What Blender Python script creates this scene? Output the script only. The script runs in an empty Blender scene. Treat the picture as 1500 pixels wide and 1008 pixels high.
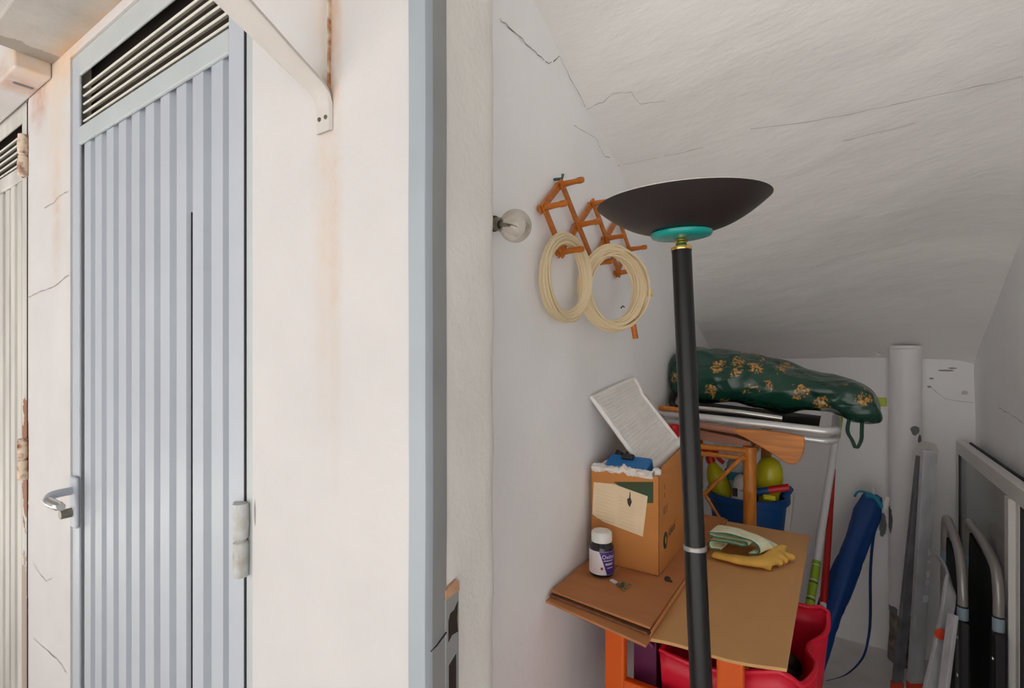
import bpy, bmesh, math, random
from mathutils import Vector, Matrix, noise as mnoise

random.seed(7)
SC = bpy.context.scene
COL = SC.collection

# ------------------------------------------------------------------ camera, world, sun, exposure
F_PX, HZ, CAM_Z = 733.0, 515.0, 1.32
TH = math.atan(476.0 / F_PX)
CT, ST = math.cos(TH), math.sin(TH)
cam_d = bpy.data.cameras.new('camera')
cam = bpy.data.objects.new('camera', cam_d)
COL.objects.link(cam)
cam.location = (0, 0, CAM_Z)
cam.rotation_euler = (math.pi / 2, 0, TH)
cam_d.sensor_width = 36.0
cam_d.lens = 36.0 * F_PX / 1500.0
cam_d.shift_y = (HZ - 504.0) / 1500.0
cam_d.clip_start = 0.02
SC.camera = cam

world = bpy.data.worlds.new('sky')
SC.world = world
world.use_nodes = True
bg = world.node_tree.nodes['Background']
bg.inputs[0].default_value = (0.98, 0.99, 1.0, 1)
bg.inputs[1].default_value = 0.32

sun_d = bpy.data.lights.new('sun', 'SUN')
sun = bpy.data.objects.new('sun', sun_d)
COL.objects.link(sun)
sun.rotation_euler = Vector((0.25, -0.40, -0.88)).to_track_quat('-Z', 'Y').to_euler()
sun_d.energy = 11.0
sun_d.angle = math.radians(1.0)
sun_d.color = (1.0, 0.985, 0.96)

SC.view_settings.view_transform = 'Standard'
SC.view_settings.look = 'None'
SC.view_settings.gamma = 1.0
SC.view_settings.use_curve_mapping = False
SC.view_settings.exposure = -0.13
SC.cycles.use_denoising = True
SC.cycles.max_bounces = 14
SC.cycles.diffuse_bounces = 8
SC.cycles.transparent_max_bounces = 12

# main planes of the place (metres)
Y_OUT = 0.483          # outer face of the front wall
Y_IN = 0.64            # inner face of the front wall
X_L, X_R = -0.54, 0.475
Y_B = 2.76


def at(px, py, X=None, Y=None, Z=None, d=None):
    """survey helper: photo measurement + a known plane of the room -> metres"""
    u, v = (px - 750) / F_PX, (HZ - py) / F_PX
    dx, dy = u * CT - ST, u * ST + CT
    if X is not None:
        d = X / dx
    elif Y is not None:
        d = Y / dy
    elif Z is not None:
        d = (Z - CAM_Z) / v
    return Vector((dx * d, dy * d, CAM_Z + v * d))


# ------------------------------------------------------------------ materials
class NT:
    def __init__(s, m):
        s.m = m
        s.t = m.node_tree
        s.n = s.t.nodes
        s.l = s.t.links

    def add(s, typ, **kw):
        nd = s.n.new(typ)
        for k, v in kw.items():
            setattr(nd, k, v)
        return nd

    def link(s, a, b):
        s.l.new(a, b)

    def val(s, sock, v):
        if hasattr(v, 'is_linked') or isinstance(v, bpy.types.NodeSocket):
            s.l.new(v, sock)
        else:
            sock.default_value = v

    def math(s, op, a, b=None, clamp=False):
        nd = s.add('ShaderNodeMath', operation=op)
        nd.use_clamp = clamp
        s.val(nd.inputs[0], a)
        if b is not None:
            s.val(nd.inputs[1], b)
        return nd.outputs[0]

    def mix(s, fac, a, b):
        nd = s.add('ShaderNodeMix', data_type='RGBA')
        s.val(nd.inputs[0], fac)
        s.val(nd.inputs[6], a)
        s.val(nd.inputs[7], b)
        return nd.outputs[2]

    def noise(s, vec, scale, detail=4, rough=.55, dist=0):
        nd = s.add('ShaderNodeTexNoise')
        s.l.new(vec, nd.inputs['Vector'])
        nd.inputs['Scale'].default_value = scale
        nd.inputs['Detail'].default_value = detail
        nd.inputs['Roughness'].default_value = rough
        nd.inputs['Distortion'].default_value = dist
        return nd.outputs[0]

    def ramp(s, fac, a, b):
        nd = s.add('ShaderNodeMapRange')
        nd.clamp = True
        s.val(nd.inputs[0], fac)
        nd.inputs[1].default_value = a
        nd.inputs[2].default_value = b
        return nd.outputs[0]


def srgb(r, g, b):
    def f(c):
        c /= 255.0
        return c / 12.92 if c <= .04045 else ((c + .055) / 1.055) ** 2.4
    return (f(r), f(g), f(b), 1)


def mat(name, col, rough=.6, metal=0.0, var=.08, vscale=6.0, bump=0.0, bscale=60.0, stretch=None, spec=.5,
        stains=None, coat=0.0, col2=None, thr=None, world_pos=False):
    m = bpy.data.materials.new(name)
    m.use_nodes = True
    t = NT(m)
    b = t.n['Principled BSDF']
    tc = t.add('ShaderNodeTexCoord')
    geo = t.add('ShaderNodeNewGeometry')
    vec = geo.outputs['Position'] if world_pos else tc.outputs['Object']
    if stretch:
        mp = t.add('ShaderNodeMapping')
        mp.inputs['Scale'].default_value = stretch
        t.link(vec, mp.inputs['Vector'])
        vec = mp.outputs[0]
    n1 = t.noise(vec, vscale)
    c = col if len(col) == 4 else (*col, 1)
    dark = tuple(x * (1 - var * 2) for x in c[:3]) + (1,)
    lite = tuple(min(1, x * (1 + var)) for x in c[:3]) + (1,)
    if col2:
        dark = col2
    lo, hi = thr if thr else (.3, .7)
    out = t.mix(t.ramp(n1, lo, hi), dark, lite)
    if stains:
        sep = t.add('ShaderNodeSeparateXYZ')
        t.link(geo.outputs['Position'], sep.inputs[0])
        ns = t.noise(geo.outputs['Position'], 22.0, 6, .65)
        for (axis, ca, cz, sa, sz, strength, scol, hard) in stains:
            da = t.math('DIVIDE', t.math('SUBTRACT', sep.outputs[axis], ca), sa)
            dz = t.math('DIVIDE', t.math('SUBTRACT', sep.outputs[2], cz), sz)
            q = t.math('ADD', t.math('MULTIPLY', da, da), t.math('MULTIPLY', dz, dz))
            fall = t.math('SUBTRACT', 1.0, t.math('SQRT', q), True)
            if hard:
                k = t.ramp(t.math('ADD', fall, t.math('MULTIPLY', t.math('SUBTRACT', ns, .5), 1.2)), .42, .47)
                k = t.math('MULTIPLY', k, t.ramp(fall, 0.0, .08))
            else:
                k = t.math('MULTIPLY', fall, t.ramp(ns, .25, .7))
            out = t.mix(t.math('MULTIPLY', k, strength), out, scol)
    t.link(out, b.inputs['Base Color'])
    b.inputs['Roughness'].default_value = rough
    b.inputs['Metallic'].default_value = metal
    b.inputs['Specular IOR Level'].default_value = spec
    b.inputs['Coat Weight'].default_value = coat
    if bump:
        nb = t.noise(vec, bscale, 5, .6)
        nb2 = t.noise(vec, bscale * .18, 3, .5)
        h = t.math('ADD', t.math('MULTIPLY', nb, .5), nb2)
        bp = t.add('ShaderNodeBump')
        bp.inputs['Strength'].default_value = min(1, bump)
        bp.inputs['Distance'].default_value = 0.006
        t.link(h, bp.inputs['Height'])
        t.link(bp.outputs[0], b.inputs['Normal'])
    return m


def glass_mat(name, tint, gloss_rough=.02, base=.05, body=0.0, body_col=(.8, .8, .8, 1)):
    m = bpy.data.materials.new(name)
    m.use_nodes = True
    t = NT(m)
    for nd in list(t.n):
        t.n.remove(nd)
    out = t.add('ShaderNodeOutputMaterial')
    tr = t.add('ShaderNodeBsdfTransparent')
    tr.inputs[0].default_value = (*tint, 1)
    gl = t.add('ShaderNodeBsdfGlossy')
    gl.inputs['Roughness'].default_value = gloss_rough
    lw = t.add('ShaderNodeLayerWeight')
    lw.inputs[0].default_value = .35
    fac = t.math('ADD', t.math('MULTIPLY', lw.outputs['Fresnel'], .55), base, True)
    mx = t.add('ShaderNodeMixShader')
    t.link(fac, mx.inputs[0])
    t.link(tr.outputs[0], mx.inputs[1])
    t.link(gl.outputs[0], mx.inputs[2])
    last = mx
    if body:
        df = t.add('ShaderNodeBsdfDiffuse')
        df.inputs[0].default_value = body_col
        m2 = t.add('ShaderNodeMixShader')
        m2.inputs[0].default_value = body
        t.link(mx.outputs[0], m2.inputs[1])
        t.link(df.outputs[0], m2.inputs[2])
        last = m2
    t.link(last.outputs[0], out.inputs[0])
    return m


RUST = srgb(176, 112, 60)
M = {}
M['ext'] = mat('exterior_plaster', srgb(213, 208, 206), .85, var=.03, vscale=4, bump=.25, bscale=70, world_pos=True, stains=[
    (0, -.654, 1.56, .035, .42, .45, srgb(214, 178, 138), False),
    (0, -.628, 1.62, .02, .55, .55, srgb(206, 164, 118), False),
    (0, -.640, 1.80, .03, .16, .75, srgb(178, 116, 62), False),
    (0, -.655, 1.95, .06, .35, .45, srgb(222, 196, 160), False),
    (0, -1.80, 2.12, .30, .12, .85, srgb(226, 182, 130), False),
    (0, -1.85, 1.95, .12, .30, .45, srgb(228, 196, 158), False),
    (0, -1.84, 1.70, .05, .25, .5, srgb(200, 160, 120), False),
    (0, -2.0, 2.06, .10, .10, .9, srgb(180, 110, 70), False),
    (0, -.843, 1.04, .006, .05, .7, srgb(120, 112, 105), True)])
M['reveal'] = mat('reveal_plaster', srgb(232, 229, 224), .9, var=.03, vscale=5, bump=.5, bscale=90, world_pos=True)
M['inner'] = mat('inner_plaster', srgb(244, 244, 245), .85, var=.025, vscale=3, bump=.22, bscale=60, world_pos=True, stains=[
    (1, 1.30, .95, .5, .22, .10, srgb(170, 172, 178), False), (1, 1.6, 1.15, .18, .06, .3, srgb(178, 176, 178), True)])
M['back'] = mat('back_plaster', srgb(249, 249, 250), .8, var=.02, vscale=3, bump=.18, bscale=40, world_pos=True, stains=[
    (0, .385, 1.24, .050, .007, .8, srgb(96, 96, 98), True), (0, .338, 1.205, .016, .008, .8, srgb(90, 90, 92), True),
    (0, .405, 1.25, .03, .006, .8, srgb(110, 110, 112), True), (0, .33, 1.17, .012, .008, .8, srgb(120, 120, 122), True),
    (0, .445, 1.15, .02, .015, .5, srgb(140, 140, 140), True), (0, .42, 1.33, .012, .008, .6, srgb(130, 130, 128), True),
    (0, .17, .55, .025, .11, .9, srgb(90, 88, 92), True)])
M['ceil'] = mat('ceiling_plaster', srgb(243, 242, 240), .88, var=.03, vscale=4, bump=.45, bscale=55, world_pos=True, stretch=(.5, 1.2, 1))
M['floor'] = mat('floor_tile', srgb(234, 232, 230), .5, var=.06, vscale=5, bump=.1)
M['ground'] = mat('concrete_ground', srgb(208, 206, 203), .9, var=.08, vscale=3, bump=.3)
M['opp'] = mat('bounce_wall_plaster', srgb(240, 239, 238), .9, var=.03)
M['slab'] = mat('stained_concrete', srgb(186, 178, 170), .9, var=.08, vscale=9, bump=.5, bscale=50, world_pos=True, stains=[
    (1, .483, 2.14, .05, .2, .8, srgb(206, 160, 112), False), (0, -1.845, 2.14, .06, .2, .7, srgb(140, 132, 122), True)])
M['doorgrey'] = mat('door_blue_grey_paint', srgb(187, 192, 200), .42, var=.025, vscale=5, bump=.08, bscale=50)
M['doorframe'] = mat('door_frame_paint', srgb(190, 195, 196), .45, var=.03, vscale=5, bump=.12, bscale=40)
M['doorold'] = mat('aged_door_paint', srgb(208, 203, 196), .6, var=.10, vscale=9, bump=.25, bscale=50, stretch=(1, 1, .25),
                   stains=[(0, -2.14, .98, .06, .35, .95, srgb(150, 90, 50), True), (0, -2.15, .4, .08, .5, .7, srgb(150, 120, 90), True)])
M['slat'] = mat('louvre_paint', srgb(214, 210, 198), .5, var=.05)
M['ventdark'] = mat('vent_dark_void', srgb(52, 40, 32), .9, var=.2)
M['gap'] = mat('dark_joint', srgb(40, 40, 42), .9)
M['rusty'] = mat('rusty_steel', srgb(206, 186, 166), .8, var=.2, vscale=30, bump=.6, bscale=80, col2=srgb(128, 72, 36), thr=(.38, .55))
M['hingepaint'] = mat('thick_hinge_paint', srgb(196, 200, 200), .55, var=.08, vscale=30, bump=.7, bscale=60, col2=srgb(170, 162, 150))
M['jamb'] = mat('jamb_grey_paint', srgb(166, 174, 181), .4, var=.03, vscale=6, bump=.15, bscale=25)
M['jambside'] = mat('jamb_shaded_side', srgb(150, 153, 153), .45, var=.05, vscale=6, bump=.15, bscale=25)  # jamb colour darkened to carry the shade on its unlit side
M['brick'] = mat('bare_brick', srgb(206, 160, 128), .95, var=.1, vscale=40, bump=.5)
M['steel'] = mat('worn_lever_steel', srgb(214, 210, 204), .25, .9, var=.05)
M['lockmetal'] = mat('lock_nickel', srgb(140, 134, 120), .35, .9, var=.15, vscale=60)
M['bracket'] = mat('bracket_cream_paint', srgb(206, 199, 192), .55, var=.04, vscale=10, bump=.15)
M['rustbar'] = mat('rusted_bar', srgb(216, 196, 172), .75, var=.1, vscale=40, col2=srgb(160, 104, 56), thr=(.4, .6), bump=.4)
M['pipe'] = mat('pipe_white_paint', srgb(247, 246, 247), .5, var=.02, vscale=6, bump=.1, world_pos=True, stains=[
    (0, .272, .99, .024, .035, 1.0, srgb(128, 128, 130), True), (0, .288, .955, .012, .03, 1.0, srgb(110, 108, 106), True),
    (0, .19, .60, .014, .09, 1.0, srgb(112, 110, 112), True), (0, .20, .21, .03, .06, .9, srgb(96, 96, 100), True)])
M['pipebase'] = mat('bare_pipe_concrete', srgb(150, 138, 128), .95, var=.2, vscale=25, bump=.6, col2=srgb(92, 84, 80))
M['black'] = mat('black_metal_lacquer', srgb(22, 21, 21), .33, .0, var=.05, spec=.35)
M['dish'] = mat('lamp_dish_dark', srgb(44, 36, 36), .42, .0, var=.05, spec=.35)
M['dishin'] = mat('lamp_dish_inner', srgb(225, 222, 215), .4)
M['teal'] = mat('teal_lacquer', srgb(0, 146, 138), .25, var=.04)
M['brass'] = mat('brass', srgb(226, 190, 110), .18, 1.0, var=.04)
M['chrome'] = mat('chrome', srgb(205, 205, 200), .2, .9, var=.03)
M['alu'] = mat('brushed_aluminium', srgb(214, 214, 214), .32, .5, var=.05, vscale=20, stretch=(1, 1, .2))
M['aluscuff'] = mat('scuffed_aluminium', srgb(205, 206, 212), .42, .15, var=.10, vscale=14, bump=.15, stretch=(2, 2, .6))
M['aludark'] = mat('dull_aluminium_channel', srgb(122, 122, 128), .5, .2, var=.15, vscale=14)
M['pegwood'] = mat('orange_varnished_wood', srgb(190, 106, 24), .4, var=.12, vscale=30, stretch=(1, 1, 4))
M['wood'] = mat('orange_bamboo', srgb(206, 128, 48), .4, var=.14, vscale=25, stretch=(3, 3, .5))
M['blade'] = mat('grained_paddle_wood', srgb(204, 124, 42), .4, var=.2, vscale=50, stretch=(.15, 1, 1.6))
M['mauve'] = mat('brown_mauve_board', srgb(170, 116, 92), .5, var=.1)
M['hose'] = mat('cream_cable_sheath', srgb(226, 206, 168), .45, var=.05)
M['tape'] = mat('yellowed_tape', srgb(226, 196, 130), .5)
M['hook'] = mat('dark_green_hook', srgb(70, 92, 80), .4, .5)
M['card'] = mat('brown_cardboard', srgb(186, 122, 74), .8, var=.05, vscale=10, bump=.03, stretch=(1, 2, 1))
M['cardlite'] = mat('tan_cardboard', srgb(208, 158, 102), .8, var=.03, vscale=7, bump=.02, stretch=(2, 1, 1))
M['carddk'] = mat('cardboard_core', srgb(140, 96, 64), .9, var=.12, vscale=60)
M['crease'] = mat('cardboard_crease', srgb(206, 140, 84), .8)
M['box'] = mat('box_cardboard', srgb(198, 130, 66), .75, var=.03, vscale=8, bump=.03, stretch=(1, 1, 3))
M['paper'] = mat('cream_paper', srgb(238, 214, 178), .8, var=.03, vscale=20)
M['ink'] = mat('dark_print', srgb(62, 50, 40), .8)
M['faint'] = mat('faint_print', srgb(231, 207, 171), .8)
M['greenprint'] = mat('dark_green_label', srgb(40, 74, 48), .7, var=.2, vscale=60, col2=srgb(74, 66, 40))
M['greenink'] = mat('green_black_print', srgb(52, 62, 40), .8)
M['white'] = mat('white_plastic', srgb(232, 230, 226), .4, var=.02)
M['jarglass'] = mat('dark_brown_jar', srgb(34, 26, 36), .12, var=.1, spec=.6)
M['labelwhite'] = mat('jar_label_white', srgb(222, 218, 224), .5, var=.03)
M['purple'] = mat('jar_label_purple', srgb(66, 38, 120), .4, var=.06)
M['redink'] = mat('label_red_spot', srgb(176, 40, 56), .5)
M['traywhite'] = mat('white_ribbed_plastic', srgb(246, 243, 239), .55, var=.03, vscale=20)
M['bluecase'] = mat('blue_plastic', srgb(20, 110, 178), .4, var=.05)
M['darkplastic'] = mat('black_plastic', srgb(28, 28, 32), .4)
M['wrap'] = mat('crumpled_white_wrap', srgb(228, 220, 212), .6, var=.06, vscale=40, col2=srgb(60, 66, 92), thr=(.34, .38), bump=.6, bscale=60)
M['red'] = mat('red_plastic', srgb(206, 26, 30), .35, var=.05)
M['pinkred'] = mat('raspberry_plastic', srgb(214, 14, 50), .4, var=.04, vscale=4)
M['orange'] = mat('orange_plastic', srgb(222, 92, 10), .4, var=.04, vscale=4)
M['purplebin'] = mat('dark_purple_plastic', srgb(96, 24, 72), .45, var=.08)
M['yellow'] = mat('lime_yellow_plastic', srgb(206, 200, 30), .3, var=.04)
M['yellow2'] = mat('mustard_fabric', srgb(216, 160, 30), .7, var=.05)
M['blackrubber'] = mat('black_rubber', srgb(20, 20, 22), .5)
M['bluebucket'] = mat('navy_bucket_plastic', srgb(14, 74, 138), .4, var=.05)
M['palewhite'] = mat('white_bottle', srgb(230, 228, 228), .4, var=.03)
M['paleblue'] = mat('pale_grey_blue_lid', srgb(186, 200, 210), .35)
M['cyan'] = mat('cyan_label', srgb(60, 150, 180), .5)
M['towel'] = mat('pale_green_terry', srgb(244, 245, 214), .95, var=.05, vscale=60, bump=.7, bscale=180)
M['towelhem'] = mat('teal_hem', srgb(50, 120, 100), .8, var=.1, vscale=90)
M['glove'] = mat('yellow_cotton_glove', srgb(234, 186, 88), .9, var=.07, vscale=18, bump=.4, bscale=120)
M['umb'] = mat('blue_nylon', srgb(22, 66, 134), .45, var=.15, vscale=9, bump=.5, bscale=14, stretch=(1, 1, .5))
M['umbstrap'] = mat('navy_webbing', srgb(30, 62, 116), .7)
M['turq'] = mat('turquoise_cord', srgb(30, 140, 176), .5)
M['mopwhite'] = mat('white_lacquered_tube', srgb(232, 232, 234), .3, var=.02)
M['mopgreen'] = mat('lime_printed_sleeve', srgb(150, 186, 36), .4, var=.04)
M['lime'] = mat('lime_plastic', srgb(170, 190, 30), .4, var=.04)
M['darkred'] = mat('red_lacquered_tube', srgb(190, 24, 20), .35, var=.05)
M['fabricblack'] = mat('black_mesh_fabric', srgb(34, 33, 35), .75, var=.1, vscale=30, bump=.2)
M['tubegrey'] = mat('grey_powder_tube', srgb(158, 155, 151), .32, .3, var=.05)
M['sleeve'] = mat('pale_blue_sleeve', srgb(150, 172, 184), .5)
M['bluefab'] = mat('dark_blue_panel', srgb(40, 62, 90), .6)
M['redplug'] = mat('orange_red_plug', srgb(232, 74, 40), .5)
M['gasket'] = mat('black_gasket', srgb(40, 40, 40), .6)
M['sash'] = mat('sash_white_aluminium', srgb(222, 220, 216), .4, .1, var=.03)
M['glass'] = glass_mat('window_glass', (.94, .955, .95), .02, .03, .20, (.8, .81, .80, 1))  # pale diffuse body stands in for reflections on the panes
M['bulbglass'] = glass_mat('bulb_glass', (.93, .90, .85), .03, .03, .06, (.7, .65, .55, 1))
M['crack'] = mat('crack_shadow_line', srgb(112, 108, 104), .9)
M['crackceil'] = mat('faint_ceiling_crack', srgb(186, 183, 180), .9)
M['crackext'] = mat('faint_outer_crack', srgb(172, 160, 154), .9)
M['keymetal'] = mat('key_metal', srgb(180, 190, 170), .3, .8, var=.2, vscale=90, col2=srgb(70, 96, 60))
M['strapgreen'] = mat('dark_green_webbing', srgb(36, 70, 58), .8)


def tarp_mat():
    m = bpy.data.materials.new('green_printed_tarpaulin')
    m.use_nodes = True
    t = NT(m)
    b = t.n['Principled BSDF']
    tc = t.add('ShaderNodeTexCoord')
    vec = tc.outputs['Object']
    mp = t.add('ShaderNodeMapping')
    mp.inputs['Scale'].default_value = (1.1, .55, 1.15)
    mp.inputs['Rotation'].default_value = (0, .3, 0)
    t.link(vec, mp.inputs['Vector'])
    vor = t.add('ShaderNodeTexVoronoi', feature='F1')
    vor.inputs['Scale'].default_value = 12.0
    vor.inputs['Randomness'].default_value = .75
    t.link(mp.outputs[0], vor.inputs['Vector'])
    n1 = t.noise(vec, 38, 6, .7, 1.2)
    n2 = t.noise(vec, 120, 4, .6)
    d = t.math('ADD', vor.outputs['Distance'], t.math('MULTIPLY', t.math('SUBTRACT', n1, .5), 1.25))
    k = t.ramp(d, .30, .27)
    k = t.math('MULTIPLY', k, t.ramp(vor.outputs['Distance'], .52, .44))
    k = t.math('MULTIPLY', k, t.ramp(n2, .40, .50))
    gold = t.mix(t.ramp(n2, .4, .6), srgb(110, 66, 26), srgb(206, 158, 84))
    green = t.mix(t.noise(vec, 5), srgb(16, 52, 42), srgb(28, 76, 60))
    t.link(t.mix(k, green, gold), b.inputs['Base Color'])
    b.inputs['Roughness'].default_value = .22
    bp = t.add('ShaderNodeBump')
    bp.inputs['Strength'].default_value = .6
    bp.inputs['Distance'].default_value = .02
    nm = t.add('ShaderNodeMapping')
    nm.inputs['Scale'].default_value = (1, 1, 2.2)
    t.link(vec, nm.inputs['Vector'])
    t.link(t.noise(nm.outputs[0], 7, 2, .5, 1.5), bp.inputs['Height'])
    t.link(bp.outputs[0], b.inputs['Normal'])
    return m


M['tarp'] = tarp_mat()


# ------------------------------------------------------------------ mesh helpers
class MB:
    def __init__(s):
        s.v, s.f = [], []

    def quadgrid(s, rows, closed_u=False, closed_v=False):
        base = len(s.v)
        nr, nc = len(rows), len(rows[0])
        for r in rows:
            s.v += [Vector(p) for p in r]
        for i in range(nr if closed_v else nr - 1):
            for j in range(nc if closed_u else nc - 1):
                a = base + i * nc + j
                b = base + i * nc + (j + 1) % nc
                c = base + ((i + 1) % nr) * nc + (j + 1) % nc
                d = base + ((i + 1) % nr) * nc + j
                s.f.append((a, b, c, d))
        return s

    def box(s, lo, hi, rot=None, piv=None):
        base = len(s.v)
        for x in (lo[0], hi[0]):
            for y in (lo[1], hi[1]):
                for z in (lo[2], hi[2]):
                    p = Vector((x, y, z))
                    if rot is not None:
                        c = Vector(piv) if piv is not None else (Vector(lo) + Vector(hi)) / 2
                        p = c + rot @ (p - c)
                    s.v.append(p)
        for q in ((0, 1, 3, 2), (4, 6, 7, 5), (0, 4, 5, 1), (2, 3, 7, 6), (0, 2, 6, 4), (1, 5, 7, 3)):
            s.f.append(tuple(base + i for i in q))
        return s

    def tube(s, pts, r, n=12, caps=True, flat=1.0, closed=False, up=None):
        pts = [Vector(p) for p in pts]
        N = len(pts)
        rs = r if isinstance(r, (list, tuple)) else [r] * N
        rows = []
        prev = None
        for i, p in enumerate(pts):
            if closed:
                t = (pts[(i + 1) % N] - pts[i - 1]).normalized()
            else:
                t = (pts[min(i + 1, N - 1)] - pts[max(i - 1, 0)]).normalized()
            if prev is None:
                a = Vector(up) if up is not None else (Vector((0, 0, 1)) if abs(t.z) < .9 else Vector((1, 0, 0)))
            else:
                a = prev
            a = (a - t * a.dot(t)).normalized()
            prev = a
            b = t.cross(a)
            rows.append([p + (a * math.cos(q) * flat + b * math.sin(q)) * rs[i] for q in [2 * math.pi * k / n for k in range(n)]])
        base = len(s.v)
        s.quadgrid(rows, closed_u=True, closed_v=closed)
        if caps and not closed:
            s.f.append(tuple(base + k for k in range(n))[::-1])
            s.f.append(tuple(base + (N - 1) * n + k for k in range(n)))
        return s

    def lathe(s, prof, origin=(0, 0, 0), axis=(0, 0, 1), n=32):
        o = Vector(origin)
        ax = Vector(axis).normalized()
        a = ax.orthogonal().normalized()
        b = ax.cross(a)
        rows = []
        for (r, h) in prof:
            r = max(r, 1e-5)
            rows.append([o + ax * h + (a * math.cos(q) + b * math.sin(q)) * r for q in [2 * math.pi * k / n for k in range(n)]])
        return s.quadgrid(rows, closed_u=True)

    def prism(s, poly, dirv):
        """poly: list of 3-D points (planar), extruded by dirv"""
        base = len(s.v)
        n = len(poly)
        d = Vector(dirv)
        s.v += [Vector(p) for p in poly] + [Vector(p) + d for p in poly]
        s.f.append(tuple(base + i for i in range(n))[::-1])
        s.f.append(tuple(base + n + i for i in range(n)))
        for i in range(n):
            j = (i + 1) % n
            s.f.append((base + i, base + j, base + n + j, base + n + i))
        return s

    def build(s, name, material, parent=None, smooth=False, bevel=0, solid=0, subsurf=0, remesh=0, segs=2):
        me = bpy.data.meshes.new(name)
        me.from_pydata([tuple(v) for v in s.v], [], s.f)
        bm = bmesh.new()
        bm.from_mesh(me)
        bmesh.ops.recalc_face_normals(bm, faces=bm.faces)
        bm.to_mesh(me)
        bm.free()
        me.materials.append(M[material])
        o = bpy.data.objects.new(name, me)
        COL.objects.link(o)
        if parent is not None:
            o.parent = parent
            o.matrix_parent_inverse = parent.matrix_basis.inverted()
        if remesh:
            md = o.modifiers.new('remesh', 'REMESH')
            md.mode = 'VOXEL'
            md.voxel_size = remesh
            md.use_smooth_shade = True
            sm = o.modifiers.new('smooth', 'SMOOTH')
            sm.factor = .6
            sm.iterations = 5
        if solid:
            md = o.modifiers.new('solid', 'SOLIDIFY')
            md.thickness = solid
            md.offset = 0
        if bevel:
            md = o.modifiers.new('bevel', 'BEVEL')
            md.width = bevel
            md.segments = segs
            md.limit_method = 'ANGLE'
            md.angle_limit = math.radians(35)
        if subsurf:
            md = o.modifiers.new('sub', 'SUBSURF')
            md.levels = md.render_levels = subsurf
        if smooth:
            for p in me.polygons:
                p.use_smooth = True
            try:
                me.set_sharp_from_angle(angle=math.radians(42))
            except Exception:
                pass
        return o


def tag(o, label, cat, group=None, kind=None):
    o['label'] = label
    o['category'] = cat
    if group:
        o['group'] = group
    if kind:
        o['kind'] = kind
    return o


def thing(name, loc, label, cat, group=None, kind=None):
    o = bpy.data.objects.new(name, None)
    o.empty_display_size = .05
    COL.objects.link(o)
    o.location = loc
    return tag(o, label, cat, group, kind)


def smoothpath(pts, per=6, closed=False):
    P = [Vector(p) for p in pts]
    n = len(P)
    out = []
    rng = range(n) if closed else range(n - 1)
    for i in rng:
        if closed:
            p0, p1, p2, p3 = P[i - 1], P[i], P[(i + 1) % n], P[(i + 2) % n]
        else:
            p0, p1, p2, p3 = P[max(i - 1, 0)], P[i], P[i + 1], P[min(i + 2, n - 1)]
        for k in range(per):
            t = k / per
            out.append(.5 * ((2 * p1) + (p2 - p0) * t + (2 * p0 - 5 * p1 + 4 * p2 - p3) * t * t + (3 * p1 - p0 - 3 * p2 + p3) * t ** 3))
    if not closed:
        out.append(P[-1].copy())
    return out


def nz(p, sc, seed=0):
    return mnoise.noise(Vector(p) * sc + Vector((seed * 7.3, seed * 3.1, seed)))


def text_mesh(name, txt, size, material, parent, origin, xdir, updir, depth=.0004, bend=None, shear=0):
    """flat printed lettering lying on a surface"""
    cu = bpy.data.curves.new(name, 'FONT')
    cu.body = txt
    cu.size = size
    cu.extrude = 0
    cu.shear = shear
    tmp = bpy.data.objects.new(name, cu)
    COL.objects.link(tmp)
    dg = bpy.context.evaluated_depsgraph_get()
    me = bpy.data.meshes.new_from_object(tmp.evaluated_get(dg))
    bpy.data.objects.remove(tmp)
    x, up = Vector(xdir).normalized(), Vector(updir).normalized()
    nrm = x.cross(up)
    o0 = Vector(origin)
    for v in me.vertices:
        c = v.co.copy()
        if bend:
            v.co = bend(c.x, c.y)
        else:
            v.co = o0 + x * c.x + up * c.y + nrm * depth
    me.materials.clear()
    me.materials.append(M[material])
    o = bpy.data.objects.new(name, me)
    COL.objects.link(o)
    o.parent = parent
    o.matrix_parent_inverse = parent.matrix_basis.inverted()
    return o


# ------------------------------------------------------------------ the setting
DOOR_L, DOOR_R = -1.735, -.8505           # hole for the blue-grey door (with its frame strip)
PITCH = 1.242
DOOR_TOP = 2.113
OPEN_L, OPEN_R, OPEN_TOP = -.443, .455, 2.10

# front wall: piers, lintels; each with a fine front skin
wf = MB()
wf.box((-4.2, Y_OUT, 0), (DOOR_L - PITCH, Y_IN, 2.75))
wf.box((DOOR_R - PITCH, Y_OUT, 0), (DOOR_L, Y_IN, 2.75))
wf.box((DOOR_L - PITCH, Y_OUT, DOOR_TOP), (DOOR_R - PITCH, Y_IN, 2.75))
wf.box((DOOR_L, Y_OUT, DOOR_TOP), (DOOR_R, Y_IN, 2.75))
wf.box((DOOR_R, Y_OUT, 0), (-.4712, Y_IN - .002, 2.75))
wf.box((-.4712, Y_OUT, OPEN_TOP), (2.5, Y_IN, 2.75))
wf.box((OPEN_R, Y_OUT, 0), (2.5, Y_IN, OPEN_TOP))
WALL = wf.build('wall_front', 'ext')
tag(WALL, 'white plastered outer wall with rust stains between the doors', 'wall', kind='structure')
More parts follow.
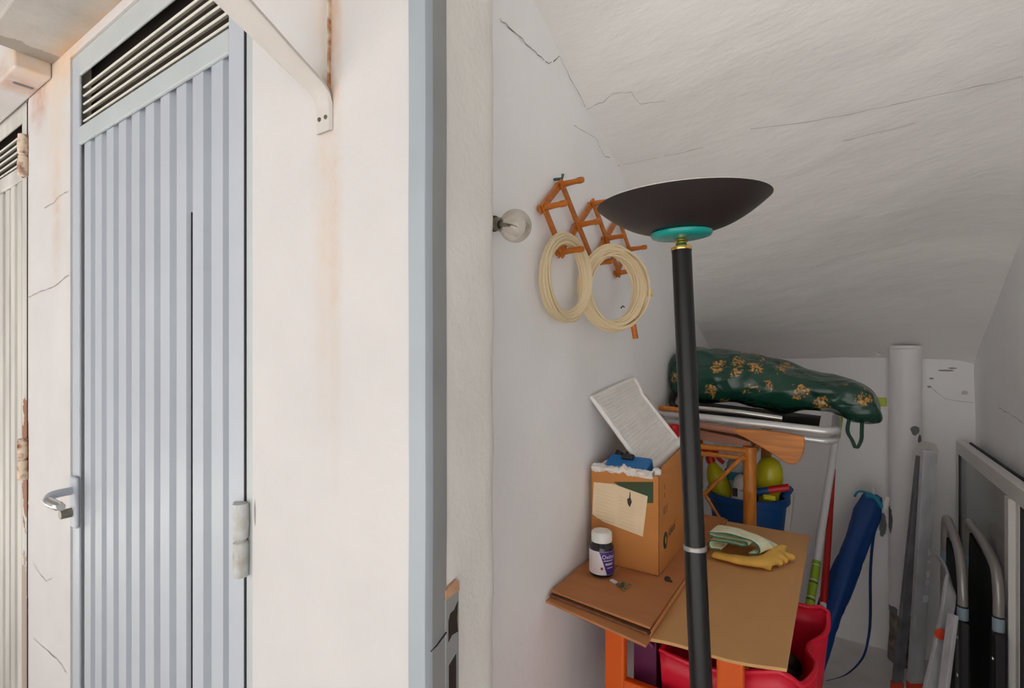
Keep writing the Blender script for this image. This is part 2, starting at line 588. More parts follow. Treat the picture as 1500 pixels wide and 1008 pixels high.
# plaster reveal beside the opening: hand-trowelled, uneven edge
prof = [(-.469, .50), (-.452, .512), (-.444, .516)]
prof += [(OPEN_L, .516 + i * .0125) for i in range(1, 9)]
prof += [(OPEN_L - .0015, .628), (OPEN_L - .004, .634), (OPEN_L - .010, Y_IN - .001), (-.47, Y_IN), (-.52, Y_IN + .001), (-.56, Y_IN + .001)]
rows = []
for i in range(261):
    z = OPEN_TOP * i / 260
    row = []
    for (x, y) in prof:
        k = 1.0 if y > .52 else .12
        a = nz((x, y, z), 9, 1) * .0035 + nz((x, y, z), 40, 2) * .0011
        row.append((x + a * k, y + (nz((0, 0, z), 14, 3) * .003 if y > .62 else 0) * k, z))
    rows.append(row)
MB().quadgrid(rows).build('reveal_plaster', 'reveal', WALL, smooth=True)


def ribbon(name, pts, w, nrm, parent, material='crack'):
    """hairline crack: a narrow strip lying on the plaster"""
    P = []
    for i in range(len(pts) - 1):
        a, b = Vector(pts[i]), Vector(pts[i + 1])
        for k in range(5):
            q = a.lerp(b, k / 5)
            P.append(q + Vector((nz(q, 60, 5), nz(q, 60, 6), nz(q, 60, 8))) * .0025)
    P.append(Vector(pts[-1]))
    n = Vector(nrm)
    L, R = [], []
    for i, p in enumerate(P):
        t = (P[min(i + 1, len(P) - 1)] - P[max(i - 1, 0)]).normalized()
        s = t.cross(n).normalized() * w * (.35 + .65 * abs(nz(p, 25, 9)) * 2)
        L.append(p + s + n * .0012)
        R.append(p - s + n * .0012)
    return MB().quadgrid([L, R]).build(name, material, parent)


# left, right, back walls, ceiling, floor of the cupboard under the stairs
rows = [[(X_L + nz((0, Y_IN + (Y_B - Y_IN) * j / 60, 2.5 * i / 60), 3.2, 11) * .006, Y_IN + (Y_B + .05 - Y_IN) * j / 60, 2.5 * i / 60) for j in range(61)] for i in range(61)]
WL = MB().quadgrid(rows).build('wall_left', 'inner', smooth=True)
tag(WL, 'white inner plaster wall carrying the peg rack', 'wall', kind='structure')
rows = [[(X_R + nz((0, y, z), 3, 12) * .006, y, z) for y in [Y_IN + (Y_B + .05 - Y_IN) * j / 40 for j in range(41)]] for z in [2.5 * i / 40 for i in range(41)]]
WR = MB().quadgrid(rows).build('wall_right', 'inner', smooth=True)
tag(WR, 'white inner plaster wall behind the leaning window sash', 'wall', kind='structure')
rows = [[(x, Y_B + nz((x, 0, z), 3, 13) * .004, z) for x in [X_L - .05 + (X_R - X_L + .1) * j / 30 for j in range(31)]] for z in [1.6 * i / 40 for i in range(41)]]
WB = MB().quadgrid(rows).build('wall_back', 'back', smooth=True)
tag(WB, 'low white end wall behind the vertical pipe', 'wall', kind='structure')

CL = [(.60, 2.190), (.911, 2.063), (1.39, 1.867), (1.9, 1.655), (2.28, 1.495), (2.5, 1.40), (2.80, 1.268)]
CR = [(.60, 2.30), (.911, 2.17), (1.39, 1.99), (2.12, 1.696), (2.36, 1.560), (2.56, 1.43), (2.80, 1.262)]


def interp(tab, y):
    for (a, b), (c, d) in zip(tab, tab[1:]):
        if y <= c:
            return b + (d - b) * (y - a) / (c - a)
    return tab[-1][1]


def ceil_z(x, y):
    k = (x - X_L) / (X_R - X_L)
    w = k * k * (3 - 2 * k) if 0 < k < 1 else k
    z = interp(CL, y) * (1 - w) + interp(CR, y) * w
    # rounded corner against the right wall
    e = max(0, (k - .90) / .10)
    return z - e * e * .02


def ceil_pt(x, y):
    return (x, y, ceil_z(x, y) + nz((x, y, 0), 3.5, 14) * .008 + nz((x, y * 2, 0), 11, 15) * .0025)


xs = [X_L - .04 + (X_R - X_L + .08) * j / 90 for j in range(91)]
ys = [.60 + 2.2 * i / 150 for i in range(151)]
CE = MB().quadgrid([[ceil_pt(x, y) for x in xs] for y in ys]).build('ceiling', 'ceil', smooth=True)
tag(CE, 'sloping white plaster underside of the stairs', 'ceiling', kind='structure')


def ceil_hit(px, py):
    for i in range(2000):
        p = at(px, py, d=.5 + i * .0015)
        if p.z > ceil_pt(p.x, p.y)[2] - .001:
            return p
    return p


FL = MB().box((X_L - .1, .30, -.06), (X_R + .1, Y_B + .1, 0)).build('floor', 'floor')
tag(FL, 'grey tiled floor of the storage cupboard', 'floor', kind='structure')
FO = MB().box((-6, -6, -.12), (5, .30, -.005)).build('floor_outside', 'ground')
tag(FO, 'pale concrete ground of the passage outside', 'floor', kind='structure')
WO = MB().box((-6, -3.1, 0), (5, -2.9, 2.6)).build('wall_bounce_added', 'opp')  # unseen wall added behind the camera to bounce sunlight into the cupboard
tag(WO, 'unseen white sunlit wall added across the passage to bounce light', 'wall', kind='structure')
RO = MB().box((-4.3, Y_OUT - .02, 2.75), (2.6, 3.2, 2.87)).build('roof_sunblock', 'slab')  # unseen slab added on top so the sun does not leak inside
tag(RO, 'unseen flat slab added over the cupboards to keep sun from leaking in', 'roof_sunblock', kind='structure')
LE = MB().box((-1.875, .343, 2.138), (2.5, Y_OUT + .005, 2.25)).build('trim_1', 'slab', bevel=.004)
tag(LE, 'stained concrete ledge above the doors', 'ledge', kind='structure')

# cracks
ribbon('crack', [at(x, y, X=X_L) for x, y in ((731, 28), (741, 36), (752, 46), (764, 58), (775, 69), (790, 83), (803, 93), (811, 90), (819, 82))], .0016, (1, 0, 0), WL)
ribbon('crack', [at(x, y, X=X_L + .002) for x, y in ((820, 84), (832, 108), (846, 135), (857, 157))], .0010, (1, 0, 0), WL)
ribbon('crack', [ceil_hit(x, y) for x, y in ((859, 160), (872, 154), (884, 149), (899, 136), (925, 135), (938, 152), (975, 148))], .0009, (0, -.4, -.9), CE, 'crackceil')
ribbon('crack', [ceil_hit(x, y) for x, y in ((904, 243), (940, 235), (985, 226), (1030, 216))], .0009, (0, -.4, -.9), CE, 'crackceil')
ribbon('crack', [at(x, y, X=X_L) for x, y in ((840, 184), (872, 202), (884, 228), (899, 234))], .0007, (1, 0, 0), WL)
ribbon('crack', [ceil_hit(x, y) for x, y in ((1100, 188), (1170, 180), (1240, 168), (1330, 148), (1430, 126), (1498, 112))], .0010, (0, -.4, -.9), CE, 'crackceil')
ribbon('crack', [ceil_hit(x, y) for x, y in ((1235, 206), (1285, 194), (1340, 180))], .0010, (0, -.4, -.9), CE, 'crackceil')
for pts in (((66, 305), (78, 298), (88, 287), (101, 280)), ((41, 437), (58, 428), (80, 420), (101, 403)), ((50, 825), (58, 840), (68, 851), (78, 846)),
            ((50, 935), (72, 955), (90, 972), (97, 985))):
    ribbon('crack', [at(x, y, Y=Y_OUT) for x, y in pts], .0016, (0, -1, 0), WALL, 'crackext')
ribbon('crack', [at(x, y, Y=Y_B) for x, y in ((1362, 566), (1385, 585), (1426, 590))], .0008, (0, -1, 0), WB)
ribbon('crack', [at(x, y, X=X_R - .003) for x, y in ((1465, 598), (1480, 606), (1499, 620))], .0010, (-1, 0, 0), WR)


# ------------------------------------------------------------------ the two metal doors
def make_door(name, off, paint, framep, slatm, hingem, label, handle, rib_top):
    root = thing(name, (off + (DOOR_L + DOOR_R) / 2, Y_OUT, 0), label, 'door', kind='structure')
    xl, xr = off + DOOR_L, off + DOOR_R
    yf = Y_OUT + .004
    lo, hi = xl + .051, xr - .0875                 # visible infill between the stiles
    fs = MB().box((xr - .0275, Y_OUT + .0045, 0), (xr, Y_IN, DOOR_TOP)).build('frame_strip', framep, root, bevel=.001)
    MB().box((xr - .0330, Y_OUT + .0030, 0), (xr - .0275, Y_IN - .03, DOOR_TOP - .012)).build('joint', 'gap', root)
    MB().box((xl + .001, yf, .02), (lo, yf + .007, DOOR_TOP - .002)).build('stile', paint, root, bevel=.003)
    MB().box((hi, yf, .02), (xr - .032, yf + .007, DOOR_TOP - .002)).build('stile', paint, root, bevel=.003)
    MB().box((lo - .002, yf, 2.052), (hi + .002, yf + .007, DOOR_TOP - .002)).build('rail', framep, root, bevel=.003)
    MB().box((lo - .002, yf - .001, 1.868), (hi + .002, yf + .007, 1.914)).build('rail', framep, root, bevel=.003)
    MB().box((lo - .002, yf, .02), (hi + .002, yf + .007, .12)).build('rail', framep, root, bevel=.003)
    MB().box((lo - .045, yf + .040, 1.86), (hi + .05, yf + .045, 2.105)).build('vent_shade_board', 'ventdark', root)  # dark board painted for the shaded interior behind the louvres
    rot = Matrix.Rotation(math.radians(28), 3, 'X')
    for k in range(5):
        z = 1.936 + k * .0225
        s = MB().box((lo - .003, yf + .008, z - .0025), (hi + .003, yf + .020, z + .0025), rot)
        s.build('louvre_slat', slatm, root, bevel=.0015)
    # corrugated sheets: trapezoid ribs, two sheets lapping at a dark seam
    pit = .0735
    seam = off - 1.107
    for (a, b, dy) in ((lo - .004, seam + .03, 0.0), (seam + .0005, hi + .004, -.002)):
        xs_ = [a]
        k0 = math.floor((a - seam) / pit) - 1
        pts = []
        for k in range(k0, k0 + 16):
            x0 = seam + k * pit
            pts += [(x0 + .002, 1), (x0 + .020, 1), (x0 + .025, 0), (x0 + .066, 0)]
        pts = [(x, d) for x, d in pts if a < x < b]
        pts = [(a, pts[0][1])] + pts + [(b, pts[-1][1])]
        rows_ = []
        for zz in (.10, .5, .9, 1.3, 1.7, rib_top):
            rows_.append([(x + nz((x, zz, 0), 5, 21) * .0015, yf + .008 + dy + d * .024, zz) for x, d in pts])
        sh = MB().quadgrid(rows_).build('corrugated_sheet', paint, root, smooth=True, solid=.0015, bevel=.005, segs=3)
    MB().box((seam - .0004, yf + .0135, .15), (seam + .0005, yf + .030, rib_top - .3)).build('seam', 'gap', root)
    # hinges on the right stile
    for zc in ((.99, 1.98) if handle else (.985, 1.93)):
        hg = MB()
        xh = xr - .026 if handle else xr - .03
        prof_ = [(.001, -.066), (.0125, -.064), (.0135, -.03), (.0128, -.004), (.0085, 0), (.0128, .004), (.0138, .03), (.0125, .064), (.001, .066)]
        hg.lathe(prof_, (xh, Y_OUT - .006, zc), n=16)
        for v in hg.v:
            v += Vector((nz(v, 60, 31), nz(v, 60, 32), 0)) * .002
        hb = hg.build('hinge', hingem, root, smooth=True)
        MB().box((xh - .034, Y_OUT - .003, zc - .062), (xh, Y_OUT + .004, zc + .06)).build('hinge_leaf', hingem, hb, bevel=.002)
    if handle:
        xh = xl + .036
        pl = MB().box((xh - .021, yf - .010, .852), (xh + .021, yf + .001, .988)).build('handle_plate', 'doorgrey', root, bevel=.010, segs=4)
        zl = .950
        MB().tube(smoothpath([(xh - .004, yf - .006, zl), (xh - .004, yf - .030, zl), (xh - .004, yf - .048, zl - .002), (xh + .004, yf - .058, zl - .006), (xh + .015, yf - .061, zl - .009)], 5), .0105, 14).build('lever_shaft', 'doorgrey', pl, smooth=True)
        MB().tube(smoothpath([(xh + .006, yf - .060, zl - .008), (xh + .03, yf - .061, zl - .012), (xh + .06, yf - .058, zl - .015), (xh + .085, yf - .055, zl - .016)], 5), [.0105] * 4 + [.0115] * 9 + [.0095] * 3, 14).build('lever', 'steel', pl, smooth=True)
        MB().lathe([(.0001, -.03), (.0120, -.03), (.0125, -.027), (.0125, 0)], (xh - .005, yf - .004, .893), (0, 1, 0), 20).build('lock_cylinder', 'lockmetal', pl, smooth=True)
    return root


make_door('door_1', 0, 'doorgrey', 'doorframe', 'slat', 'hingepaint', 'blue-grey corrugated metal door with lever handle and slatted vent', True, 1.905)
d2 = make_door('door_2', -PITCH, 'doorold', 'doorold', 'slat', 'rusty', 'peeling cream corrugated metal door with rusty hinges', False, 1.905)

# metal door jamb of the open cupboard
J = thing('trim_2', (-.455, Y_OUT, 0), 'pale blue-grey metal door jamb with broken lock slots beside the opening', 'door jamb', kind='structure')
jf = []
for i in range(121):
    z = OPEN_TOP * i / 120
    w = nz((0, 0, z), 5, 41) * .0012
    jf.append([(-.475 + w * 1.5 + nz((0, 0, z), 45, 44) * .0012, Y_OUT - .001, z), (-.4705 + w, Y_OUT - .007, z), (-.446 + w, Y_OUT - .008, z), (-.4415 + w, Y_OUT - .007, z), (-.4395 + w, Y_OUT - .003, z),
               (-.4385 + w, Y_OUT + .004, z)])
MB().quadgrid(jf).build('jamb_face', 'jamb', J, smooth=True)
js = []
for i in range(121):
    z = OPEN_TOP * i / 120
    w = nz((0, 0, z), 5, 41) * .0012
    js.append([(-.4385 + w, Y_OUT + .004, z), (-.4388 + w, Y_OUT + .02, z), (-.440 + w, .516, z), (-.452 + w, .517, z)])
MB().quadgrid(js).build('jamb_side', 'jambside', J, smooth=True)
# lock slots chopped into the reveal
SP = MB()
xs0 = -.4385
SP.box((xs0 - .004, .513, .80), (xs0, .541, .992))
sp = SP.build('strike_plate', 'jambside', J, bevel=.0015)
MB().prism([(xs0 + .0006, .518, .929), (xs0 + .0006, .525, .935), (xs0 + .0006, .538, .934), (xs0 + .0006, .536, .952), (xs0 + .0006, .538, .976), (xs0 + .0006, .530, .967), (xs0 + .0006, .522, .966), (xs0 + .0006, .518, .957)], (-.003, 0, 0)).build('lock_slot', 'ventdark', sp)
MB().prism([(xs0 + .0006, .519, .845), (xs0 + .0006, .534, .853), (xs0 + .0006, .534, .905), (xs0 + .0006, .519, .897)], (-.003, 0, 0)).build('lock_slot', 'ventdark', sp)
ch = MB()
ch.prism([(xs0 + .001, .513, .988), (xs0 + .001, .541, .990), (xs0 + .001, .540, 1.002), (xs0 + .001, .533, 1.008), (xs0 + .001, .522, 1.004), (xs0 + .001, .513, 1.0)], (-.004, 0, 0))
ch.build('bare_plaster_chip', 'brick', J)
MB().tube([(-.4395, Y_OUT + .001, .933), (-.4382, Y_OUT + .012, .936), (-.4384, .514, .944)], .0009, 6).build('paint_crack', 'gap', J)

# awning bracket on the pier
B = thing('wall_bracket', (-.652, Y_OUT, 1.65), 'cream painted angled steel bracket screwed to the pier beside the door', 'bracket')
bx0, bx1 = -.669, -.633
sec = [(Y_OUT - .001, 1.652), (Y_OUT - .001, 1.690), (Y_OUT - .006, 1.704), (Y_OUT - .018, 1.714), (Y_OUT - .06, 1.735), (.34, 1.778), (.20, 1.853), (.05, 1.934), (-.10, 2.015)]
rows = []
for (y, z) in sec:
    bx0 = -.669 - .016 * min(1.0, max(0.0, (Y_OUT - y) / .14))
    rows.append([(bx0, y, z), (bx0 + .004, y - .004, z - .001), (bx1 - .004, y - .004, z - .001), (bx1, y, z), (bx1 - .001, y + .0004, z + .006), (bx0 + .001, y + .0004, z + .006)])
MB().quadgrid(rows, closed_u=True).build('strut', 'bracket', B, smooth=True)
for sx in (-.659, -.644):
    MB().lathe([(.0001, -.003), (.003, -.0026), (.0038, 0)], (sx, Y_OUT - .004, 1.672), (0, 1, 0), 12).build('screw', 'lockmetal', B, smooth=True)
wl_ = MB().box((-.652, Y_OUT - .003, 1.712), (-.641, Y_OUT + .001, 2.135)).build('wall_leg', 'bracket', B, bevel=.001)
MB().box((-.641, Y_OUT - .005, 1.706), (-.6385, Y_OUT + .001, 2.135)).build('rusted_edge', 'rustbar', wl_, bevel=.0005)
MB().box((-.669, -.10, 2.018), (-.633, Y_OUT, 2.024)).build('arm', 'bracket', B, bevel=.001)

# shelf box over the second door
A = thing('awning_box', (-2.4, .44, 2.10), 'white painted awning housing under the ledge above the peeling door', 'awning')
MB().box((-3.3, .404, 2.097), (-1.877, Y_OUT - .001, 2.25)).build('housing', 'ext', A, bevel=.006, segs=3)
MB().box((-2.00, .426, 2.0955), (-1.985, .470, 2.0985)).build('slot', 'aludark', A, bevel=.0008)

# ------------------------------------------------------------------ pipe against the back wall
PX, PY, PR = .243, Y_B - .060, .056
pp = thing('drain_pipe', (PX, PY, 0), 'thick white painted vertical pipe with chipped patches in the back corner', 'pipe')
rows = []
for i in range(80):
    z = .20 + (1.345 - .20) * i / 79
    rows.append([(PX + PR * math.cos(q) + nz((q, z, 0), 2, 51) * .001, PY + PR * math.sin(q), z + (abs(nz((math.cos(q), math.sin(q), 0), 3, 52)) * .05 if i == 0 else 0)) for q in [2 * math.pi * k / 40 for k in range(40)]])
MB().quadgrid(rows, closed_u=True).build('pipe_body', 'pipe', pp, smooth=True)
MB().lathe([(.060, 0), (.058, .05), (.0535, .12), (.0535, .29)], (PX, PY, 0), n=32).build('bare_foot', 'pipebase', pp, smooth=True)
MB().lathe([(.0565, -.004), (.060, 0), (.0565, .006)], (PX, PY, 1.333), n=32).build('top_collar', 'pipe', pp, smooth=True)
hk = MB().tube(smoothpath([ceil_hit(1284, 516) + Vector((0, 0, .004)), ceil_hit(1284, 516) + Vector((.004, -.01, -.010)), ceil_hit(1284, 516) + Vector((.014, -.012, -.013))], 4), .006, 8).build('ceiling_hook', 'white', smooth=True)
tag(hk, 'small white knob on the slope above the green bag', 'hook')


# ------------------------------------------------------------------ floor lamp (torchiere) in front of the table
top = Vector((-.224, .880, 1.493))
low = Vector((-.182, .836, .782))
ax = (top - low).normalized()
foot = low - ax * (low.z - .03) / ax.z
L = thing('floor_lamp', (foot.x, foot.y, 0), 'tall black uplighter floor lamp with wide dark dish and teal collar', 'floor lamp')
MB().lathe([(.0001, 0), (.125, 0), (.128, .006), (.122, .016), (.06, .026), (.022, .034), (.0001, .034)], (foot.x, foot.y, 0), n=40).build('base', 'black', L, smooth=True)
ringp = low + ax * ((at(1017, 800, d=.825).z - low.z) / ax.z)
MB().tube([foot + ax * (k / 10) * (ringp - foot).length for k in range(11)], .0172, 28).build('pole', 'black', L, smooth=True)
MB().tube([ringp + ax * (k / 10) * (top - ringp).length for k in range(11)], .0163, 28).build('pole', 'black', L, smooth=True)
MB().lathe([(.0170, -.004), (.0182, -.003), (.0182, .003), (.0168, .004)], ringp, ax, 28).build('joint_ring', 'tubegrey', L, smooth=True)
MB().lathe([(.0001, 0), (.0172, 0), (.0176, .002), (.0172, .006), (.0105, .008), (.009, .011), (.0092, .014), (.0115, .016), (.0115, .018), (.008, .020), (.0075, .026)], top, ax, 28).build('neck', 'brass', L, smooth=True)
nd = Vector((-.005, -.05, 1)).normalized()
dc = top + nd * .080
MB().lathe([(.0001, .022), (.040, .0215), (.048, .0235), (.0505, .027), (.0505, .031), (.046, .034)], top, nd, 48).build('collar', 'teal', L, smooth=True)
prof = []
for k in range(15):
    t = k / 14
    prof.append((.046 + (.140 - .046) * t, -.047 + .047 * t ** 1.75))
dish = MB().lathe([(.0001, -.048)] + prof + [(.1413, .0012), (.1395, .0016)], dc, nd, 72).build('dish', 'dish', L, smooth=True)
MB().lathe([(.0001, -.042)] + [(r - .003, h + .004) for r, h in prof] + [(.1395, .0016)], dc, nd, 72).build('reflector', 'dishin', dish, smooth=True)

# ------------------------------------------------------------------ bulb on the left wall
BZ = 1.548
BU = thing('light_bulb', (X_L, .758, BZ), 'bare clear glass bulb in a brown socket on the inner wall', 'bulb')
bax = Vector((1, .02, -.22)).normalized()
bo = Vector((X_L - .018, .757, BZ + .014))
MB().lathe([(.0001, 0), (.024, 0), (.024, .008), (.017, .012), (.0145, .020), (.0145, .030), (.013, .031)], bo, bax, 24).build('socket', 'ventdark', BU, smooth=True)
MB().lathe([(.0125, .028), (.0125, .0385), (.0115, .040), (.008, .040)], bo, bax, 24).build('cap', 'lockmetal', BU, smooth=True)
gp = [(.0118, .038), (.0130, .043), (.0175, .051)]
for k in range(16):
    a = math.radians(140 - k * 140 / 15)
    gp.append((.0295 * math.sin(a), .0745 + .0295 * math.cos(a) * 1.0))
bg_ = MB().lathe(gp, bo, bax, 36).build('glass', 'bulbglass', BU, smooth=True)
side = bax.cross(Vector((0, 0, 1))).normalized()
MB().tube([bo + bax * .036, bo + bax * .062], [.005, .003], 8).tube([bo + bax * .056, bo + bax * .072 + side * .009, bo + bax * .074, bo + bax * .072 - side * .009], .0011, 6).build('filament_stem', 'lockmetal', BU, smooth=True)

# ------------------------------------------------------------------ accordion peg rack
RK = thing('peg_rack', (X_L, 1.2, 1.62), 'orange wooden accordion peg rack hung on the inner wall', 'peg rack')
MIDZ, UPZ, DNZ = 1.626, 1.698, 1.545
mids = [.930, 1.103, 1.276, 1.450]
tops = [1.012, 1.188, 1.364]
xr0 = X_L + .009


def bar(y0, z0, y1, z1, x, ext=.012):
    a, b = Vector((x, y0, z0)), Vector((x, y1, z1))
    t = (b - a).normalized()
    a, b = a - t * ext, b + t * ext
    n = Vector((1, 0, 0)).cross(t).normalized() * .0088
    MB().prism([a - n, a + n, b + n, b - n], (.006, 0, 0)).build('bar', 'pegwood', RK, bevel=.002)


segs_up, segs_dn = [], []
bar(mids[0], MIDZ, tops[0], UPZ, xr0)
bar(mids[0], MIDZ, tops[0], DNZ, xr0 + .006)
for k in range(3):
    if k < 2:
        bar(tops[k], UPZ, tops[k + 1], DNZ, xr0 + .006)
        bar(tops[k], DNZ, tops[k + 1], UPZ, xr0)
bar(tops[2], UPZ, mids[3], MIDZ, xr0 + .006)
bar(tops[2], DNZ, mids[3], MIDZ, xr0)
pegs = [(y, MIDZ) for y in mids] + [(y, UPZ) for y in tops] + [(y, DNZ) for y in tops]
for (y, z) in pegs:
    MB().lathe([(.0001, -.008), (.0072, -.008), (.0072, .014), (.0062, .030), (.0060, .042), (.0072, .047), (.0072, .054), (.0056, .059), (.0001, .060)], (xr0 + .003, y, z), (1, 0, .03), 14).build('peg', 'pegwood', RK, smooth=True)
MB().tube([(X_L - .004, tops[0] - .004, UPZ + .014), (X_L + .020, tops[0] - .004, UPZ + .012), (X_L + .022, tops[0] - .004, UPZ + .022)], .0035, 8).build('hanging_nail', 'hook', RK, smooth=True)


def coil(name, c, hdir, R, Rz, turns, bundle, label, thick, seed, sag=.0):
    rnd = random.Random(seed)
    root = thing(name, c, label, 'cable coil', 'cable coils hanging on the peg rack')
    h = Vector(hdir).normalized()
    z = Vector((0, 0, 1))
    n = h.cross(z).normalized()
    for k in range(turns):
        a0 = rnd.uniform(0, 6.28)
        dr = rnd.uniform(-bundle, bundle)
        dn = rnd.uniform(-bundle, bundle) * .7
        ox, oz = rnd.uniform(-sag, sag), rnd.uniform(0, sag * .3)
        pts = []
        for i in range(64):
            a = 2 * math.pi * i / 64
            w = 1 + .03 * math.sin(2 * a + a0)
            pts.append(Vector(c) + h * ((R + dr) * math.cos(a) * w + ox) + z * ((Rz + dr) * math.sin(a) * w + oz) + n * (dn + .003 * math.sin(a + a0)))
        MB().tube(pts, thick, 6, closed=True).build('loop', 'hose', root, smooth=True)
    return root, h, n


c1c = Vector((-.502, .992, 1.483))
coil('cable_coil', c1c, (.12, 1, 0), .082, .086, 20, .009, 'tight narrow coil of cream cable on the lowest peg near the bulb', .0036, 3, .002)
c2c = Vector((-.466, 1.178, 1.475))
root, h2, n2 = coil('cable_coil', c2c, (.62, 1, 0), .088, .094, 30, .0112, 'loose wide coil of cream cable under the lamp dish', .0032, 5, .012)
MB().tube(smoothpath([c2c + h2 * .085 + Vector((0, 0, -.004)), c2c + h2 * .10 + Vector((0, 0, -.004)) - n2 * .016, c2c + h2 * .125 + Vector((0, 0, -.004))], 4), .011, 10, flat=.8).build('tape', 'tape', root, smooth=True)
MB().tube([c2c + h2 * .058 + Vector((0, 0, -.066)), c2c + h2 * .070 + Vector((0, 0, -.122))], .0072, 10).build('plug_end', 'pegwood', root, smooth=True)
for p in ((-.085, .045), (-.045, .062), (.10, .060), (.035, -.045)):
    q = c2c + h2 * p[0] + Vector((0, 0, p[1])) - n2 * .014
    MB().tube([q, q + Vector((.004, .004, .006)), q + Vector((.008, .002, .002))], .0018, 6).build('wire_tie', 'ink', root)

# ------------------------------------------------------------------ orange rack carrying the cardboard, with bins
TZ = .770
OR = thing('storage_rack', (-.3, 1.3, 0), 'orange plastic toy rack standing under the cardboard sheets', 'rack')
for (x0, x1) in ((-.436, -.390), (-.201, -.151)):
    MB().box((x0, 1.05, 0), (x1, 1.075, .745)).build('post', 'orange', OR, bevel=.006)
    MB().box((x0, 1.60, 0), (x1, 1.625, .745)).build('post', 'orange', OR, bevel=.006)
    MB().box((x0 + .008, 1.07, .716), (x1 - .008, 1.605, .745)).build('side_rail', 'orange', OR, bevel=.004)
MB().box((-.436, 1.045, .745), (-.12, 1.63, .762)).build('top_board', 'orange', OR, bevel=.004)
MB().box((-.395, 1.052, .555), (-.196, 1.073, .600)).build('cross_rail', 'orange', OR, bevel=.005)
MB().box((-.395, 1.602, .555), (-.196, 1.622, .600)).build('cross_rail', 'orange', OR, bevel=.005)

# purple bin set back behind the orange front
PB = thing('purple_bin', (-.36, 1.3, .42), 'dark purple plastic bin sitting inside the orange rack', 'bin')
pb = MB()
pb.box((-.388, 1.105, .40), (-.336, 1.112, .70)).box((-.388, 1.50, .40), (-.336, 1.507, .70)).box((-.388, 1.11, .40), (-.382, 1.50, .70)).box((-.342, 1.11, .40), (-.336, 1.50, .70)).box((-.388, 1.11, .395), (-.336, 1.50, .40))
pb.build('bin_body', 'purplebin', PB, bevel=.002)
MB().tube([(-.387, 1.100, .70), (-.342, 1.100, .665)], .006, 10).build('bin_rim', 'purplebin', PB, smooth=True)

# raspberry bin with scooped side, hanging out to the right of the rack
RB = thing('stacking_bin', (-.17, 1.25, .3), 'raspberry red stacking bin with scooped side rim under the cardboard', 'bin')
rim = [at(1213, 898, Y=1.400), at(1212, 922, Y=1.365), at(1203, 934, Y=1.335), at(1188, 943, Y=1.300), at(1183, 953, Y=1.265), at(1188, 963, Y=1.235),
       at(1195, 973, Y=1.205), at(1193, 985, Y=1.175), at(1184, 997, Y=1.145), at(1172, 1003, Y=1.120), at(1158, 993, Y=1.100), at(1140, 984, Y=1.092)]
rimL = [Vector((-.22, 1.09, .662)), Vector((-.321, 1.09, .668)), Vector((-.322, 1.25, .69)), Vector((-.322, 1.408, .70)), Vector((-.2, 1.412, .70)), Vector((-.06, 1.410, .700)), Vector((-.03, 1.409, .707))]
loop = smoothpath(rim, 4)[:-1] + smoothpath([rim[-1]] + rimL[:2], 3)[:-1] + rimL[1:]
cx, cy = -.17, 1.25
rows = []
for (t, zmul) in ((0, 0), (.12, 0), (.5, 0), (1, 0)):
    row = []
    for p in loop:
        bx_ = max(-.322, min(-.035, p.x))
        base = Vector((cx + (bx_ - cx) * .90, cy + (p.y - cy) * .90, .36))
        row.append(p.lerp(base, t))
    rows.append(row)
mb = MB().quadgrid(rows, closed_u=True)
k = len(mb.v) - len(loop)
mb.f.append(tuple(range(k, k + len(loop))))
rb = mb.build('bin_body', 'pinkred', RB, smooth=True, solid=.006)
MB().tube(loop, .0056, 8, closed=True).build('rim', 'pinkred', RB, smooth=True)
# things lying in the bin
bx = MB()
for i, (x, y, z, r) in enumerate(((-.105, 1.262, .585, .042), (-.135, 1.325, .60, .038), (-.100, 1.325, .59, .036))):
    bx.lathe([(.0001, -r * .8), (r * .6, -r * .7), (r, -r * .1), (r * .85, r * .45), (r * .4, r * .75), (.0001, r * .8)], (x, y, z), (.2, .1, 1), 16)
o = bx.build('rubber_bundle', 'blackrubber', smooth=True, remesh=.006)
tag(o, 'black rubber bundle lying in the raspberry bin', 'bundle')
yf_ = MB()
for i in range(1):
    yf_.tube(smoothpath([(-.22, 1.155, .60), (-.18, 1.160, .615), (-.15, 1.168, .605), (-.135, 1.175, .58)], 5), [.012, .018, .022, .026, .03, .031, .032, .032, .032, .032, .03, .028, .026, .022, .018, .014], 12)
o = yf_.build('yellow_pouch', 'yellow2', smooth=True)
tag(o, 'mustard yellow pouch beside the black bundle in the bin', 'pouch')

# ------------------------------------------------------------------ cardboard sheets
rows = []
NU, NV = 16, 30
for j in range(NV + 1):
    y = .945 + (1.735 - .945) * j / NV
    row = []
    for i in range(NU + 1):
        u = i / NU
        xl_, xr_ = -.325, -.073 + .005 * (j / NV)
        x = xl_ + (xr_ - xl_) * u
        yy = y + (u - .15) * .050 * (1 - j / NV)
        droop = .002 -.004 * max(0, 1 - j / 3.2) * u + .004 * math.sin(u * 7) * max(0, 1 - j / 4)
        row.append((x, yy, .7665 + droop))
    rows.append(row)
o = MB().quadgrid(rows).build('cardboard_sheet', 'cardlite', smooth=False, solid=.006)
tag(o, 'large tan cardboard sheet with towel and glove on it', 'cardboard')
CB = thing('flattened_carton', (-.42, 1.3, .772), 'flattened brown carton under the jar and the cardboard box', 'cardboard')


def sheet(name, x0, x1, y0, y1, z, th, m, lift=0.0, skew=0.0):
    rr = []
    for j in range(13):
        row = []
        for i in range(9):
            u, v = i / 8, j / 12
            row.append((x0 + (x1 - x0) * u, y0 + (y1 - y0) * v + skew * u * (1 - v), z + lift * max(0, 1 - v * 3) * u))
        rr.append(row)
    return MB().quadgrid(rr).build(name, m, CB, solid=th)


